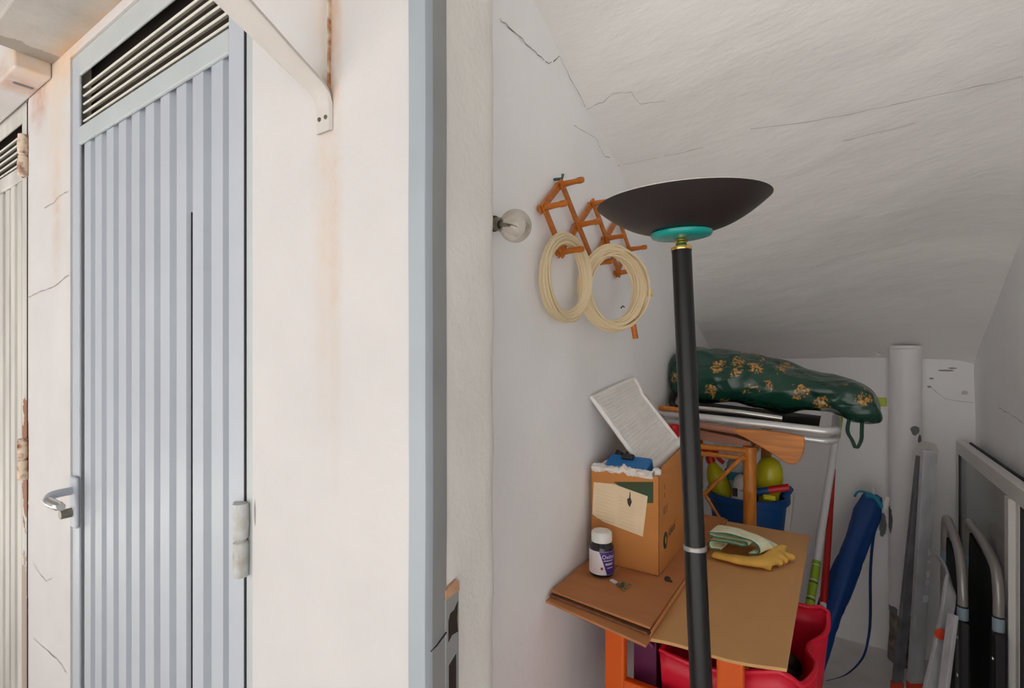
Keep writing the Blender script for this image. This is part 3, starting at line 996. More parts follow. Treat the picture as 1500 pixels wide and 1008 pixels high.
sheet('lower_ply', -.534, -.297, .958, 1.74, .7735, .005, 'card', 0, -.045)
sheet('middle_ply', -.534, -.305, .975, 1.72, .7790, .004, 'carddk', 0, -.03)
sheet('upper_ply', -.533, -.300, .982, 1.71, .7865, .005, 'card', .004, -.035)
MB().box((-.452, .975, .7889), (-.448, 1.70, .7896)).build('crease', 'crease', CB)
pts = [(-.300, .945, .776), (-.2965, .947, .781), (-.2975, .946, .788)]
MB().quadgrid([[Vector(p) for p in pts], [Vector(p) + Vector((0, .75, 0)) for p in pts]]).build('folded_edge', 'crease', CB, solid=.002)
CZ = .7895

# cardboard box with its contents
BX = thing('cardboard_box', (-.436, 1.32, CZ), 'open brown cardboard box with a cream paper sheet on its side', 'box')
x0, x1, y0, y1, z0, z1 = -.524, -.352, 1.178, 1.475, CZ + .001, CZ + .235
th = .004
MB().box((x0, y0, z0), (x1, y0 + th, z1)).build('panel', 'box', BX, bevel=.001)
MB().box((x0, y1 - th, z0), (x1, y1, z1)).build('panel', 'box', BX, bevel=.001)
MB().box((x0, y0 + th, z0), (x0 + th, y1 - th, z1)).build('panel', 'box', BX, bevel=.001)
MB().box((x1 - th, y0 + th, z0), (x1, y1 - th, z1)).build('panel', 'box', BX, bevel=.001)
MB().box((x0 + th, y0 + th, z0), (x1 - th, y1 - th, z0 + th)).build('bottom', 'box', BX)
MB().prism([(x1 - .002, y0 + .01, z1 - .001), (x1 - .002, y1 - .004, z1 - .001), (x1 - .012, y1 - .01, z1 + .028), (x1 - .008, y0 + .06, z1 + .012)], (-.003, 0, 0)).build('flap', 'box', BX)
MB().box((x1 - .0012, y0 - .0006, z0), (x1 + .0006, y0 + .0012, z1)).build('edge_line', 'carddk', BX)
# paper sheet stuck on the front
pc = [at(870, 706, Y=y0), at(899, 709, Y=y0), at(949, 727, Y=y0), at(942, 786, Y=y0), at(884, 764, Y=y0), at(868, 753, Y=y0)]
pap = MB().prism([p + Vector((0, -.0005, 0)) for p in pc], (0, -.0012, 0)).build('paper_sheet', 'paper', BX)
pc2 = [at(899, 706, Y=y0), at(957, 706, Y=y0), at(957, 737, Y=y0), at(940, 737, Y=y0)]
MB().prism([p + Vector((0, -.0001, 0)) for p in pc2], (0, -.0004, 0)).build('green_label', 'greenprint', BX)
hl = [at(x, y, Y=y0) + Vector((0, -.0018, 0)) for x, y in ((919, 731), (922, 729), (923, 720), (924, 721), (924, 729), (926, 735), (923, 743), (920, 738))]
MB().prism(hl, (0, -.0003, 0)).build('torn_hole', 'ink', pap)
for k in range(9):
    for (a, b) in ((873, 900), (907, 930)):
        yy = 716 + k * 5.2 + (a - 870) * .30
        if a > 900 and k > 8:
            continue
        P = [at(a, yy, Y=y0), at(b, yy + (b - a) * .30, Y=y0)]
        q = [P[0] + Vector((0, -.0018, 0)), P[1] + Vector((0, -.0018, 0)), P[1] + Vector((0, -.0018, .0012)), P[0] + Vector((0, -.0018, .0012))]
        MB().prism(q, (0, -.0002, 0)).build('print_line', 'faint', pap)
# printing on the long side
text_mesh('printed_word', 'ideal', .034, 'greenink', BX, (x1, y0 + .078, z0 + .066), (0, 1, .12), (0, 0, 1))
lf = MB()
q = []
for k in range(20):
    a = 2 * math.pi * k / 20
    q.append(Vector((x1 + .0002, y0 + .052 + .017 * math.cos(a), z0 + .068 + .021 * math.sin(a))))
MB().prism(q, (.0003, 0, 0)).build('printed_emblem', 'greenink', BX)
MB().prism([Vector((x1 + .0007, p.y * .35 + (y0 + .055) * .65, p.z * .45 + (z0 + .066) * .55)) for p in q], (.0002, 0, 0)).build('printed_emblem', 'box', BX)
for (yy, zz, w, hh) in ((.034, .135, .020, .020), (.058, .135, .012, .020), (.040, .175, .010, .012), (.040, .195, .010, .012)):
    for r in range(4):
        MB().prism([(x1 + .0002, y0 + yy, z0 + zz + r * hh / 4), (x1 + .0002, y0 + yy + w, z0 + zz + r * hh / 4), (x1 + .0002, y0 + yy + w, z0 + zz + r * hh / 4 + hh * .13), (x1 + .0002, y0 + yy, z0 + zz + r * hh / 4 + hh * .13)], (.0002, 0, 0)).build('print_mark', 'carddk', BX)

# crumpled wrapping over the front rim
cr = []
for i in range(41):
    t = i / 40
    x = x0 + .002 + (x1 - .016 - x0) * t
    row = []
    for k in range(12):
        a = 2 * math.pi * k / 12
        r = .0085 + .006 * nz((x * 60, k * .8, 0), 1.0, 61) + .003 * nz((x, a, 3), 190, 62)
        row.append((x, y0 + .004 + r * 1.25 * math.cos(a), z1 + .001 + r * math.sin(a) + (.010 * max(0, 1 - abs(t - .52) / .06))))
    cr.append(row)
mbw = MB().quadgrid(cr, closed_u=True)
wr = mbw.build('wrapping', 'wrap', smooth=True)
tag(wr, 'crumpled white wrapping with blue marks over the front rim of the box', 'wrapping')
lr = []
for i in range(25):
    t = i / 24
    row = []
    for k in range(10):
        a = 2 * math.pi * k / 10
        r = .0075 + .004 * nz((t * 9, k * .8, 5), 1.0, 63)
        row.append((x0 + .014 + .012 * t + r * math.cos(a), y0 + .01 + .15 * t, z1 - .002 + r * math.sin(a) + .012 * t))
    lr.append(row)
w2 = MB().quadgrid(lr, closed_u=True).build('wrapping_strip', 'traywhite', smooth=True)
tag(w2, 'twisted white wrapping strip along the wall side inside the box', 'wrapping')
bc = thing('blue_case', (-.44, 1.27, z1 - .1), 'bright blue plastic case with black latch inside the cardboard box', 'case')
rt = Matrix.Rotation(math.radians(24), 3, 'X')
MB().box((x0 + .028, y0 + .024, z1 - .050), (x1 - .034, y0 + .078, z1 + .022), rt).build('case_body', 'bluecase', bc, bevel=.005)
MB().box((-.462, y0 + .040, z1 + .022), (-.430, y0 + .060, z1 + .032), rt).build('latch', 'darkplastic', bc, bevel=.004)
MB().tube([(-.490, y0 + .085, z1 + .005), (-.482, y0 + .095, z1 + .030)], .012, 10).build('handle', 'darkplastic', bc, smooth=True)

# white ribbed tray leaning on the wall out of the box
TRY = thing('ribbed_tray', (-.42, 1.38, z1), 'white ribbed plastic tray leaning from the box against the wall', 'tray')
tl, tr = Vector((-.528, 1.188, 1.200)), Vector((-.528, 1.50, 1.236))
bl, br = Vector((-.418, 1.285, 1.002)), Vector((-.392, 1.50, 1.055))
notch = Vector((-.500, 1.475, 1.172))


def tp(u, v):   # u across, v down
    w_ = 1 - .16 * min(1, max(0, (v - .12) / .12)) * (1 - min(1, max(0, (v - .2) / .8))) if u > .5 else 1
    u2 = .5 + (u - .5) * w_ if u > .5 else u
    return tl.lerp(tr, u2).lerp(bl.lerp(br, u2), v)


nn = (tr - tl).cross(bl - tl).normalized()
if nn.x < 0:
    nn = -nn
rows = [[tp(i / 12, j / 20) for i in range(13)] for j in range(21)]
MB().quadgrid(rows).build('sheet', 'traywhite', TRY, solid=.003)
for j in range(24):
    v = .03 + .94 * j / 23
    MB().tube([tp(.05 + .9 * i / 8, v) + nn * .003 for i in range(9)], .0028, 8).build('rib', 'traywhite', TRY, smooth=True)
edge = [tp(0, j / 12) for j in range(13)] + [tp(i / 6, 1) for i in range(1, 7)] + [tp(1, 1 - j / 12) for j in range(1, 13)] + [tp(1 - i / 6, 0) for i in range(1, 6)]
MB().tube([p + nn * .002 for p in edge], .0062, 10, closed=True).build('border', 'traywhite', TRY, smooth=True)
MB().tube(smoothpath([bl + nn * .006, bl.lerp(br, .5) + nn * .010 + Vector((0, 0, -.004)), br + nn * .008 + Vector((.004, .01, .004))], 5), .0115, 12).build('rolled_edge', 'traywhite', TRY, smooth=True)
q = at(962, 692, Y=1.20)
o = MB().lathe([(.0001, -.010), (.010, -.010), (.011, 0), (.010, .007), (.006, .010), (.0001, .0105)], (x1 - .012, y0 + .022, z1 + .004), (.1, -.2, 1), 16).build('bottle_cap', 'white', smooth=True)
tag(o, 'small white round cap at the corner of the cardboard box', 'cap')
rq = at(986, 640, Y=1.58)
rq.z = CZ + .001
rd = thing('red_bottle', rq, 'red plastic bottle standing behind the open box and ribbed tray', 'bottle')
MB().lathe([(.0001, 0), (.027, 0), (.028, .17), (.026, .21), (.016, .235), (.0135, .245)], rq, (0, 0, 1), 20).build('bottle_body', 'red', rd, smooth=True)
MB().lathe([(.0155, .243), (.019, .250), (.019, .302), (.0001, .304)], rq, (0, 0, 1), 16).build('bottle_cap', 'red', rd, smooth=True)

# jar
JP = Vector((-.471, 1.118, CZ + .001))
JR = thing('supplement_jar', JP, 'dark glass jar with white lid and purple label on the flattened carton', 'jar')
MB().lathe([(.0001, 0), (.025, 0), (.0285, .003), (.029, .008), (.029, .064), (.0275, .071), (.0225, .077), (.0215, .082)], JP, n=40).build('glass_body', 'jarglass', JR, smooth=True)
MB().lathe([(.0242, .079), (.0245, .081), (.0245, .096), (.0235, .100), (.021, .1025), (.0001, .103)], JP, n=40).build('lid', 'white', JR, smooth=True)


def jwrap(a, h, r=.0294):
    return JP + Vector((math.sin(a) * r, -math.cos(a) * r, h))


face = math.atan2(-JP.x, JP.y)   # angle that looks toward the doorway
rows = [[jwrap(face - 2.6 + 5.2 * i / 60, .008 + .054 * j / 4) for i in range(61)] for j in range(5)]
lab = MB().quadgrid(rows).build('label', 'labelwhite', JR, smooth=True)
rows = []
for j in range(13):
    t = j / 12
    a0 = face - .20 + .62 * (1 - t) ** .9
    rows.append([jwrap(a0 + (face + 1.75 - a0) * i / 24, .0085 + .053 * t, .02955) for i in range(25)])
MB().quadgrid(rows).build('label_panel', 'purple', lab, smooth=True)
text_mesh('label_title', 'Oxibal', .0128, 'labelwhite', lab, (0, 0, 0), (1, 0, 0), (0, 0, 1), bend=lambda x, y: jwrap(face + .02 + x / .0295, .046 + y, .02975))
for (h, a, b) in ((.0405, .16, 1.0), (.0335, .3, 1.05), (.031, .3, .95), (.0235, .45, 1.0)):
    rows = [[jwrap(face + a + (b - a) * i / 8, h + d, .02975) for i in range(9)] for d in (0, .0016)]
    MB().quadgrid(rows).build('label_line', 'labelwhite', lab)
for k in range(11):
    rows = [[jwrap(face - 1.05 + (.72 + .02 * k * 0) * i / 8, .016 + k * .004 + d, .02965) for i in range(9)] for d in (0, .0010)]
    MB().quadgrid(rows).build('label_line', 'faint', lab)
rows = [[jwrap(face + .02 + .11 * r_ * math.cos(a), .0235 + .0034 * r_ * math.sin(a), .0298) for a in [2 * math.pi * k / 16 for k in range(17)]] for r_ in (.01, 1)]
MB().quadgrid(rows).build('label_spot', 'redink', lab)

# keys, knob
KY = thing('key_bunch', (-.415, 1.078, CZ), 'small bunch of keys with green tag lying on the flattened carton', 'keys')
MB().prism([(-.440, 1.092, CZ + .0006), (-.436, 1.100, CZ + .0006), (-.420, 1.092, CZ + .0006), (-.424, 1.084, CZ + .0006)], (0, 0, .003)).build('key_tag', 'labelwhite', KY)
for k, (dx, dy, a) in enumerate(((0, 0, .3), (.008, -.004, -.4), (.004, .004, .9))):
    c = Vector((-.412 + dx, 1.080 + dy, CZ + .002 + k * .002))
    t = Vector((math.cos(a), math.sin(a), 0))
    MB().lathe([(.0001, 0), (.0075, 0), (.0075, .0016), (.0001, .0016)], c, n=14).box(c + Vector((0, -.002, 0)), c + Vector((.022, .002, .0016)), Matrix.Rotation(a - .6, 3, 'Z'), c).build('key', 'keymetal', KY)
KN = thing('screw_knob', (-.331, 1.180, CZ), 'small dark screw knob beside the corner of the cardboard box', 'knob')
MB().lathe([(.0001, 0), (.006, 0), (.0075, .003), (.006, .007), (.0001, .008)], (-.329, 1.168, CZ + .0005), n=14).build('knob_head', 'ink', KN, smooth=True)
MB().tube([(-.329, 1.168, CZ + .003), (-.317, 1.162, CZ + .003)], .002, 8).build('stem', 'ink', KN)

# ------------------------------------------------------------------ towel and glove
TW0 = .7705
fl, bl_, br_, fr = Vector((-.280, 1.392, 0)), Vector((-.268, 1.575, 0)), Vector((-.128, 1.525, 0)), Vector((-.168, 1.418, 0))
TW = thing('folded_towel', (-.21, 1.48, TW0), 'folded pale green terry towel with a teal hem on the tan cardboard', 'towel')
prof = [(.22, .006), (.05, .005), (.0, .007), (-.03, .014), (-.01, .022), (.10, .0245), (.5, .022), (.72, .0205), (.78, .025), (.72, .030), (.45, .031), (.12, .0335), (-.02, .037), (.02, .0425), (.3, .044), (.6, .040), (.85, .034), (.99, .024), (1.02, .012), (.96, .006), (.8, .005)]
P3 = smoothpath([Vector((a, 0, b)) for a, b in prof], 4)
rows = []
for j in range(19):
    v = j / 18
    row = []
    for p in P3:
        q = fl.lerp(fr, p.x).lerp(bl_.lerp(br_, p.x), v)
        row.append(Vector((q.x, q.y, TW0 + p.z * 1.15 * (1 - .25 * v) + .024 * min(1, max(0, (.75 - v) / .3)) + nz((q.x, q.y, p.z), 28, 71) * .003)))
    rows.append(row)
MB().quadgrid(rows).build('cloth', 'towel', TW, smooth=True, solid=.0032)
MB().tube([p + Vector((0, -.0015, 0)) for p in rows[0]], .0018, 8).build('hem', 'towelhem', TW, smooth=True)
g = MB()
gz = TW0 + .0145
g.tube(smoothpath([(-.275, 1.40, gz - .001), (-.22, 1.395, gz), (-.175, 1.40, gz + .002), (-.145, 1.425, gz + .003)], 4), [.018] * 4 + [.022] * 4 + [.026] * 4 + [.024], 14, flat=.45, up=(0, 0, 1))
g.tube([(-.15, 1.42, gz + .003), (-.13, 1.47, gz + .008)], [.024, .022], 12, flat=.5, up=(0, 0, 1))
for pts in ([(-.145, 1.455, gz + .008), (-.128, 1.485, gz + .016), (-.118, 1.510, gz + .013)], [(-.14, 1.45, gz + .004), (-.118, 1.475, gz + .006), (-.094, 1.488, gz - .001)],
            [(-.145, 1.43, gz + .004), (-.122, 1.447, gz + .008), (-.108, 1.455, gz - .002)], [(-.15, 1.415, gz + .002), (-.128, 1.428, gz + .004), (-.117, 1.432, gz - .003)],
            [(-.165, 1.405, gz), (-.148, 1.398, gz - .002), (-.138, 1.40, gz - .004)]):
    g.tube(smoothpath(pts, 4), .0098, 10)
o = g.build('work_glove', 'glove', smooth=True, remesh=.0035)
tag(o, 'yellow cotton work glove tucked under the folded towel', 'glove')

# ------------------------------------------------------------------ bamboo stand behind, with bucket
BS = thing('bamboo_stand', (-.35, 1.95, 0), 'orange bamboo folding stand holding the stacked chairs and bucket', 'stand')
ztop = at(1099, 655, Y=1.78).z
for (x, y) in ((-.238, 1.79), (-.50, 1.79), (-.238, 2.24), (-.50, 2.24)):
    mb = MB()
    z = 0
    pr = []
    while z < ztop:
        pr += [(.0195, z), (.0195, min(z + .108, ztop)), (.0210, min(z + .115, ztop)), (.0210, min(z + .12, ztop))]
        z += .125
    pr = [(.0001, 0)] + [p for p in pr if p[1] <= ztop] + [(.0195, ztop), (.0001, ztop + .001)]
    MB().lathe(pr, (x, y, 0), n=20).build('post', 'wood', BS, smooth=True)
for dz, r in ((-.014, .010), (-.038, .008)):
    MB().tube([(-.50, 1.782, ztop + dz), (-.225, 1.782, ztop + dz)], r, 12).build('rail', 'wood', BS, smooth=True)
    MB().tube([(-.238, 1.79, ztop + dz), (-.238, 2.24, ztop + dz)], r, 12).build('rail', 'wood', BS, smooth=True)
    MB().tube([(-.50, 1.79, ztop + dz), (-.50, 2.24, ztop + dz)], r, 12).build('rail', 'wood', BS, smooth=True)
b1, b2, b3 = at(1089, 668, Y=1.775), at(1031, 724, Y=1.775), at(1055, 760, Y=1.78)
MB().tube([b1, b2 + Vector((0, 0, -.002))], .0068, 10).build('brace', 'wood', BS, smooth=True)
MB().tube([b2 + Vector((0, .004, .002)), b3, b3 + (b3 - b2) * 1.2], .0055, 10).build('brace', 'wood', BS, smooth=True)
MB().box((-.52, 1.79, .488), (-.20, 2.20, .508)).build('shelf', 'wood', BS, bevel=.004)

BKX, BKY = -.277, 2.02
BK = thing('bucket', (BKX, BKY, .51), 'navy blue plastic bucket full of bottles behind the bamboo post', 'bucket')
MB().lathe([(.0001, .512), (.098, .512), (.104, .518), (.128, .775), (.137, .777), (.140, .782), (.140, .803), (.136, .807), (.130, .805), (.124, .775), (.100, .522), (.0001, .52)], (BKX, BKY, 0), n=56).build('bucket_body', 'bluebucket', BK, smooth=True)
ha = [at(1110, 722, Y=1.94), at(1128, 718, Y=1.95)]
MB().tube([at(1108, 721, Y=1.915), at(1127, 718, Y=1.92)], .012, 14).build('handle_arm', 'bluebucket', BK, smooth=True)
MB().tube([at(1126, 718, Y=1.92), at(1156, 714, Y=1.93)], .0125, 16).build('handle_grip', 'red', BK, smooth=True)
MB().tube([at(1155, 714.5, Y=1.93), at(1158, 716, Y=1.93), at(1150, 728, Y=1.94)], .0105, 12).build('handle_arm', 'bluebucket', BK, smooth=True)
MB().box(at(1119, 731, Y=1.885), at(1136, 727, Y=1.885) + Vector((0, .004, -.0))).build('sticker', 'yellow', BK)

SB = thing('spray_bottle', (-.37, 1.98, .6), 'lime yellow spray bottle with red trigger head in the bucket', 'bottle')
sc = at(1051, 702, Y=2.0)
sax = Vector((-.35, 0, 1)).normalized()
MB().lathe([(.0001, -.09), (.033, -.09), (.036, -.02), (.036, .012), (.028, .034), (.019, .052), (.013, .062), (.013, .07)], sc, sax, 24).build('bottle_body', 'yellow', SB, smooth=True)
MB().lathe([(.0145, .064), (.0165, .066), (.0165, .086), (.012, .09), (.0001, .091)], sc, sax, 16).build('collar', 'red', SB, smooth=True)
hh = sc + sax * .10
MB().tube(smoothpath([hh + Vector((-.02, 0, .012)), hh + Vector((.0, 0, .018)), hh + Vector((.035, -.005, .016))], 4), .0125, 10).build('spray_head', 'red', SB, smooth=True)
MB().tube(smoothpath([hh + Vector((.022, 0, .012)), hh + Vector((.034, -.002, -.012)), hh + Vector((.056, -.004, -.030))], 4), .0075, 10).build('trigger', 'red', SB, smooth=True)
WBt = thing('white_bottle', (-.29, 2.0, .6), 'white printed cleaner bottle standing in the bucket', 'bottle')
q = at(1087, 716, Y=1.945)
MB().lathe([(.0001, -.15), (.030, -.15), (.031, .015), (.028, .035), (.018, .048), (.012, .052)], q, (.12, 0, 1), 24).build('bottle_body', 'palewhite', WBt, smooth=True)
MB().box(q + Vector((-.026, -.034, -.022)), q + Vector((-.010, -.0295, .006))).build('print', 'ink', WBt)
MB().box(q + Vector((-.004, -.0335, .0)), q + Vector((.018, -.0300, .0016))).build('print', 'ink', WBt)
PL = thing('wipes_tub', (-.3, 2.07, .7), 'pale grey-blue tub with cyan band behind the white bottle', 'tub')
q = at(1080, 690, Y=2.06)
MB().lathe([(.0001, -.18), (.038, -.18), (.038, .012), (.036, .030), (.028, .042), (.0001, .047)], q, (-.02, 0, 1), 28).build('tub_body', 'paleblue', PL, smooth=True)
MB().lathe([(.0386, -.030), (.0386, .002)], q, (-.02, 0, 1), 28).build('band', 'cyan', PL, smooth=True)
YB = thing('yellow_bottle', (-.2, 2.04, .6), 'round-shouldered yellow bottle beside the red bucket grip', 'bottle')
q = at(1127, 694, Y=2.005)
MB().lathe([(.0001, -.17), (.031, -.17), (.034, -.075), (.043, -.045), (.0455, -.01), (.042, .025), (.031, .047), (.015, .058), (.0001, .062)], q, (.03, 0, 1), 28).build('bottle_body', 'yellow', YB, smooth=True)
DB = MB().lathe([(.0001, -.18), (.021, -.18), (.022, .02), (.018, .055), (.0001, .07)], at(1133, 700, Y=2.075), (.05, 0, 1), 20).build('dark_bottle', 'blackrubber', smooth=True)
tag(DB, 'black bottle behind the round-shouldered yellow bottle', 'bottle')
DB2 = MB().lathe([(.0001, -.16), (.013, -.16), (.014, .02), (.010, .05), (.0001, .055)], at(1066, 706, Y=2.08), (-.03, 0, 1), 20).build('teal_bottle', 'turq', smooth=True)
tag(DB2, 'teal bottle low in the bucket between spray and white bottles', 'bottle')
q = at(1153, 748, Y=2.20)
wt = MB().prism([at(1147, 724, Y=2.28), at(1162, 729, Y=2.28), at(1134, 1000, Y=2.28), at(1105, 1000, Y=2.28)], (0, .10, 0)).build('white_tub', 'white', bevel=.006)
tag(wt, 'white plastic tub edge showing to the side of the blue bucket', 'tub')

# ------------------------------------------------------------------ folded chair, boards, paddle and bag on the stand
zc = ztop + .002
AC = thing('folded_chair', (-.27, 2.0, zc), 'folded aluminium tube chair lying flat under the green bag', 'chair')


def U(name, y, x_l, x_r, z_l, z_r, r, m, par, back=.42, bend=.035):
    pts = [(x_l, y + back, z_l)] if False else []
    pts = [Vector((x_l, y, z_l)), Vector((x_l + (x_r - x_l) * .33, y, z_l + (z_r - z_l) * .33)), Vector((x_l + (x_r - x_l) * .66, y, z_l + (z_r - z_l) * .66)), Vector((x_r - bend, y, z_r))]
    for k in range(1, 7):
        a = math.pi / 2 * k / 6
        pts.append(Vector((x_r - bend + bend * math.sin(a), y + bend - bend * math.cos(a), z_r)))
    pts.append(Vector((x_r, y + back, z_r)))
    return MB().tube(pts, r, 14).build(name, m, par, smooth=True)


U('frame_tube', 1.765, -.532, -.002, at(968, 605, Y=1.765).z, at(1190, 632, Y=1.765).z + .003, .0130, 'alu', AC)
U('frame_tube', 1.782, -.525, -.006, at(968, 605, Y=1.765).z - .026, at(1190, 647, Y=1.765).z + .003, .0110, 'alu', AC)
MB().tube([at(1015, 597, Y=1.80), at(1085, 604, Y=1.80), at(1146, 613, Y=1.80)], .0085, 12).build('inner_tube', 'chrome', AC, smooth=True)
MB().tube([at(1020, 608, Y=1.81), at(1100, 616, Y=1.81), at(1200, 627, Y=1.83)], .0055, 10).build('inner_tube', 'chrome', AC, smooth=True)
zf = at(1100, 615, Y=1.83).z
MB().quadgrid([[(-.50 + .45 * i / 8, 1.815 + .40 * j / 6, zf + .012 - .030 * i / 8 - .004 * math.sin(j)) for i in range(9)] for j in range(7)]).build('tube_gap_shade', 'fabricblack', AC, solid=.004)  # black sheet put in for the dark shade between the tubes
MB().tube([at(965, 597, Y=1.755), at(1012, 602, Y=1.76)], .0105, 10, flat=.8).build('armrest', 'wood', AC, smooth=True)
bd1 = MB().prism([at(1000, 625, Y=1.80), at(1075, 640, Y=1.80), at(1100, 648, Y=1.80), at(1100, 655, Y=1.80), at(1000, 641, Y=1.80)], (0, .10, 0)).build('wooden_board', 'mauve', bevel=.002)
tag(bd1, 'brown-mauve wooden board lying on the bamboo stand under the chair', 'board')
PD = thing('wooden_paddle', at(1120, 645, Y=1.74), 'varnished wooden paddle with broad grained blade under the chair tubes', 'paddle')
bl2 = [at(x, y, Y=1.738) for x, y in ((1072, 628), (1110, 630), (1150, 634), (1178, 640), (1179, 650), (1177, 664), (1172, 675), (1164, 681), (1155, 680), (1146, 675), (1128, 663), (1108, 651), (1090, 641), (1074, 634))]
MB().prism(bl2, (0, .013, 0)).build('blade', 'blade', PD, bevel=.003)
MB().tube([at(1010, 620, Y=1.745), at(1050, 627, Y=1.745), at(1078, 631, Y=1.745)], [.010, .0105, .012], 12).build('handle', 'mauve', PD, smooth=True)

GB = thing('green_bag', (-.2, 2.0, 1.10), 'shiny dark green tarpaulin bag with gold printed figures on the stack', 'bag')
st = [(985, 548, 572), (990, 536, 585), (1000, 523, 590), (1018, 513, 592), (1035, 506, 594), (1060, 512, 597), (1090, 519, 600), (1120, 526, 604), (1150, 534, 609), (1180, 543, 612), (1200, 551, 614), (1213, 555, 616), (1225, 556, 618),
      (1245, 558, 622), (1262, 562, 624), (1275, 568, 625), (1284, 577, 625), (1290, 586, 622)]
rows = []
NA = 44
for i, (px, pt, pb_) in enumerate(st):
    Yc = 1.985 + .06 * (i / len(st))
    T_, B_ = at(px, pt, Y=Yc), at(px, pb_ - (12 if 1150 < px < 1245 else 6 if px <= 1150 else 1), Y=Yc - .06)
    if T_.x < X_L + .012:
        T_.x = X_L + .012
    mid, hh_ = (T_.z + B_.z) / 2, (T_.z - B_.z) / 2
    endf = min(1, (i + .4) / 3, (len(st) - i + .2) / 2.6)
    hw = .135 * endf ** .6
    row = []
    for k in range(NA):
        a = 2 * math.pi * k / NA
        c, s = math.cos(a), math.sin(a)
        ex = .80
        yy = Yc + hw * math.copysign(abs(c) ** ex, c)
        zz = mid + hh_ * math.copysign(abs(s) ** ex, s)
        # pulled folds running along the bag
        f = .016 * nz((T_.x * 6, yy * 9, zz * 16), 1, 81) - .014 * abs(nz((T_.x * 7 + zz * 9, yy * 9, zz * 20 - T_.x * 4), 1, 82))
        k2 = (1 - abs(s)) ** .5
        row.append(Vector((T_.x + f * .4, yy + c * f * 1.6 * k2, zz + f * .4 * k2)))
    rows.append(row)
mb = MB().quadgrid(rows, closed_u=True)
mb.f.append(tuple(range(NA)))
mb.f.append(tuple(range(len(mb.v) - NA, len(mb.v))))
body = mb.build('bag_body', 'tarp', GB, smooth=True, subsurf=2)
tx = bpy.data.textures.new('crumple', 'CLOUDS')
tx.noise_type = 'SOFT_NOISE'
tx.noise_scale = .15
tx.noise_depth = 1
dm = body.modifiers.new('crumple', 'DISPLACE')
dm.texture = tx
dm.strength = .030
dm.mid_level = .40
dm.texture_coords = 'LOCAL'
tx2 = bpy.data.textures.new('folds', 'CLOUDS')
tx2.noise_type = 'HARD_NOISE'
tx2.noise_scale = .22
tx2.noise_depth = 1
dm2 = body.modifiers.new('folds', 'DISPLACE')
dm2.texture = tx2
dm2.strength = .032
dm2.mid_level = .3
dm2.texture_coords = 'LOCAL'
MB().quadgrid([[p + Vector((-.003 + .011 * w, .002 * w, 0)) for p in smoothpath([at(1245, 604, Y=1.94), at(1240, 630, Y=1.92), at(1247, 645, Y=1.91), at(1253, 657, Y=1.90), at(1260, 645, Y=1.92), at(1261, 630, Y=1.94), at(1262, 602, Y=1.97)], 4)] for w in (0, 1)]).build('carry_strap', 'strapgreen', GB, solid=.002)
MB().tube(smoothpath([at(988, 575, Y=1.92), at(984, 590, Y=1.86), at(990, 598, Y=1.83)], 4), .012, 8).build('tie_end', 'fabricblack', GB, smooth=True)
GS = MB().box(at(1190, 587, Y=2.12) + Vector((0, 0, -.009)), at(1299, 587, Y=2.12) + Vector((0, .02, .009))).build('lime_bar', 'lime', bevel=.004)
tag(GS, 'lime green plastic bar poking out behind the green bag', 'bar')

# ------------------------------------------------------------------ poles and parasol leaning at the back
MPt, MPb = at(1229, 612, Y=2.56), at(1185, 895, Y=2.10)
dirm = (MPb - MPt).normalized()
fpt = MPt + dirm * ((.01 - MPt.z) / dirm.z)
MP = thing('mop_pole', fpt, 'white mop handle with lime grip and printed lime sleeve leaning at the back', 'pole')
tot = (fpt - MPt).length
l1 = (at(1225, 645, Y=2.54) - MPt).length
l2 = (at(1195, 822, Y=2.21) - MPt).length
MB().tube([MPt, MPt + dirm * l1], .0155, 18).build('grip', 'lime', MP, smooth=True)
MB().tube([MPt + dirm * l1, MPt + dirm * l2], .0138, 18).build('tube', 'mopwhite', MP, smooth=True)
MB().tube([MPt + dirm * l2, fpt], .0144, 18).build('sleeve', 'mopgreen', MP, smooth=True)
for py in (833, 851, 854, 871, 874, 889, 892, 912, 915):
    c = MPt + dirm * ((at(1190, py, Y=2.15).z - MPt.z) / dirm.z)
    tl_ = Vector((dirm.x, dirm.y - .35, dirm.z)).normalized()
    MB().tube([c, c + dirm * .004], .0147, 18, caps=False).build('printed_band', 'ink' if py in (854, 874, 892) else 'labelwhite', MP, smooth=True)
RPt, RPb = at(1219, 720, Y=2.62), at(1206, 884, Y=2.26)
dr_ = (RPb - RPt).normalized()
RPt = RPt - dr_ * .12
fr_ = RPt + dr_ * ((.01 - RPt.z) / dr_.z)
RP = thing('red_pole', fr_, 'red broom handle with white foot between mop handle and blue parasol', 'pole')
MB().tube([RPt, RPt.lerp(RPb, .5), RPb], [.007, .0115, .0135], 16).build('tube', 'darkred', RP, smooth=True)
MB().tube([RPb, fr_], .0112, 16).build('foot_tube', 'mopwhite', RP, smooth=True)

UT, UB = at(1279, 726, Y=2.60), at(1213, 905, Y=2.28)
du = (UB - UT).normalized()
fu = UT + du * ((.02 - UT.z) / du.z)
UM = thing('beach_parasol', fu, 'folded beach parasol in a blue nylon sleeve leaning on the back wall', 'parasol')
Lu = (fu - UT).length
pts, rs = [], []
for k in range(41):
    t = k / 40
    p = UT + du * Lu * t
    pts.append(p)
    rs.append(.028 + .016 * min(1, t / .10) + .002 * math.sin(t * 18) - .020 * max(0, t - .55) + .003 * nz((t * 40, 0, 0), 1, 91))
rows = []
aa = Vector((1, 0, 0))
aa = (aa - du * aa.dot(du)).normalized()
bb = du.cross(aa)
for p, r in zip(pts, rs):
    rows.append([p + (aa * math.cos(q) + bb * math.sin(q) * .8) * (r + .0045 * math.sin(3 * q + (p - UT).length * 9) + .002 * math.sin(7 * q)) for q in [2 * math.pi * k / 36 for k in range(36)]])
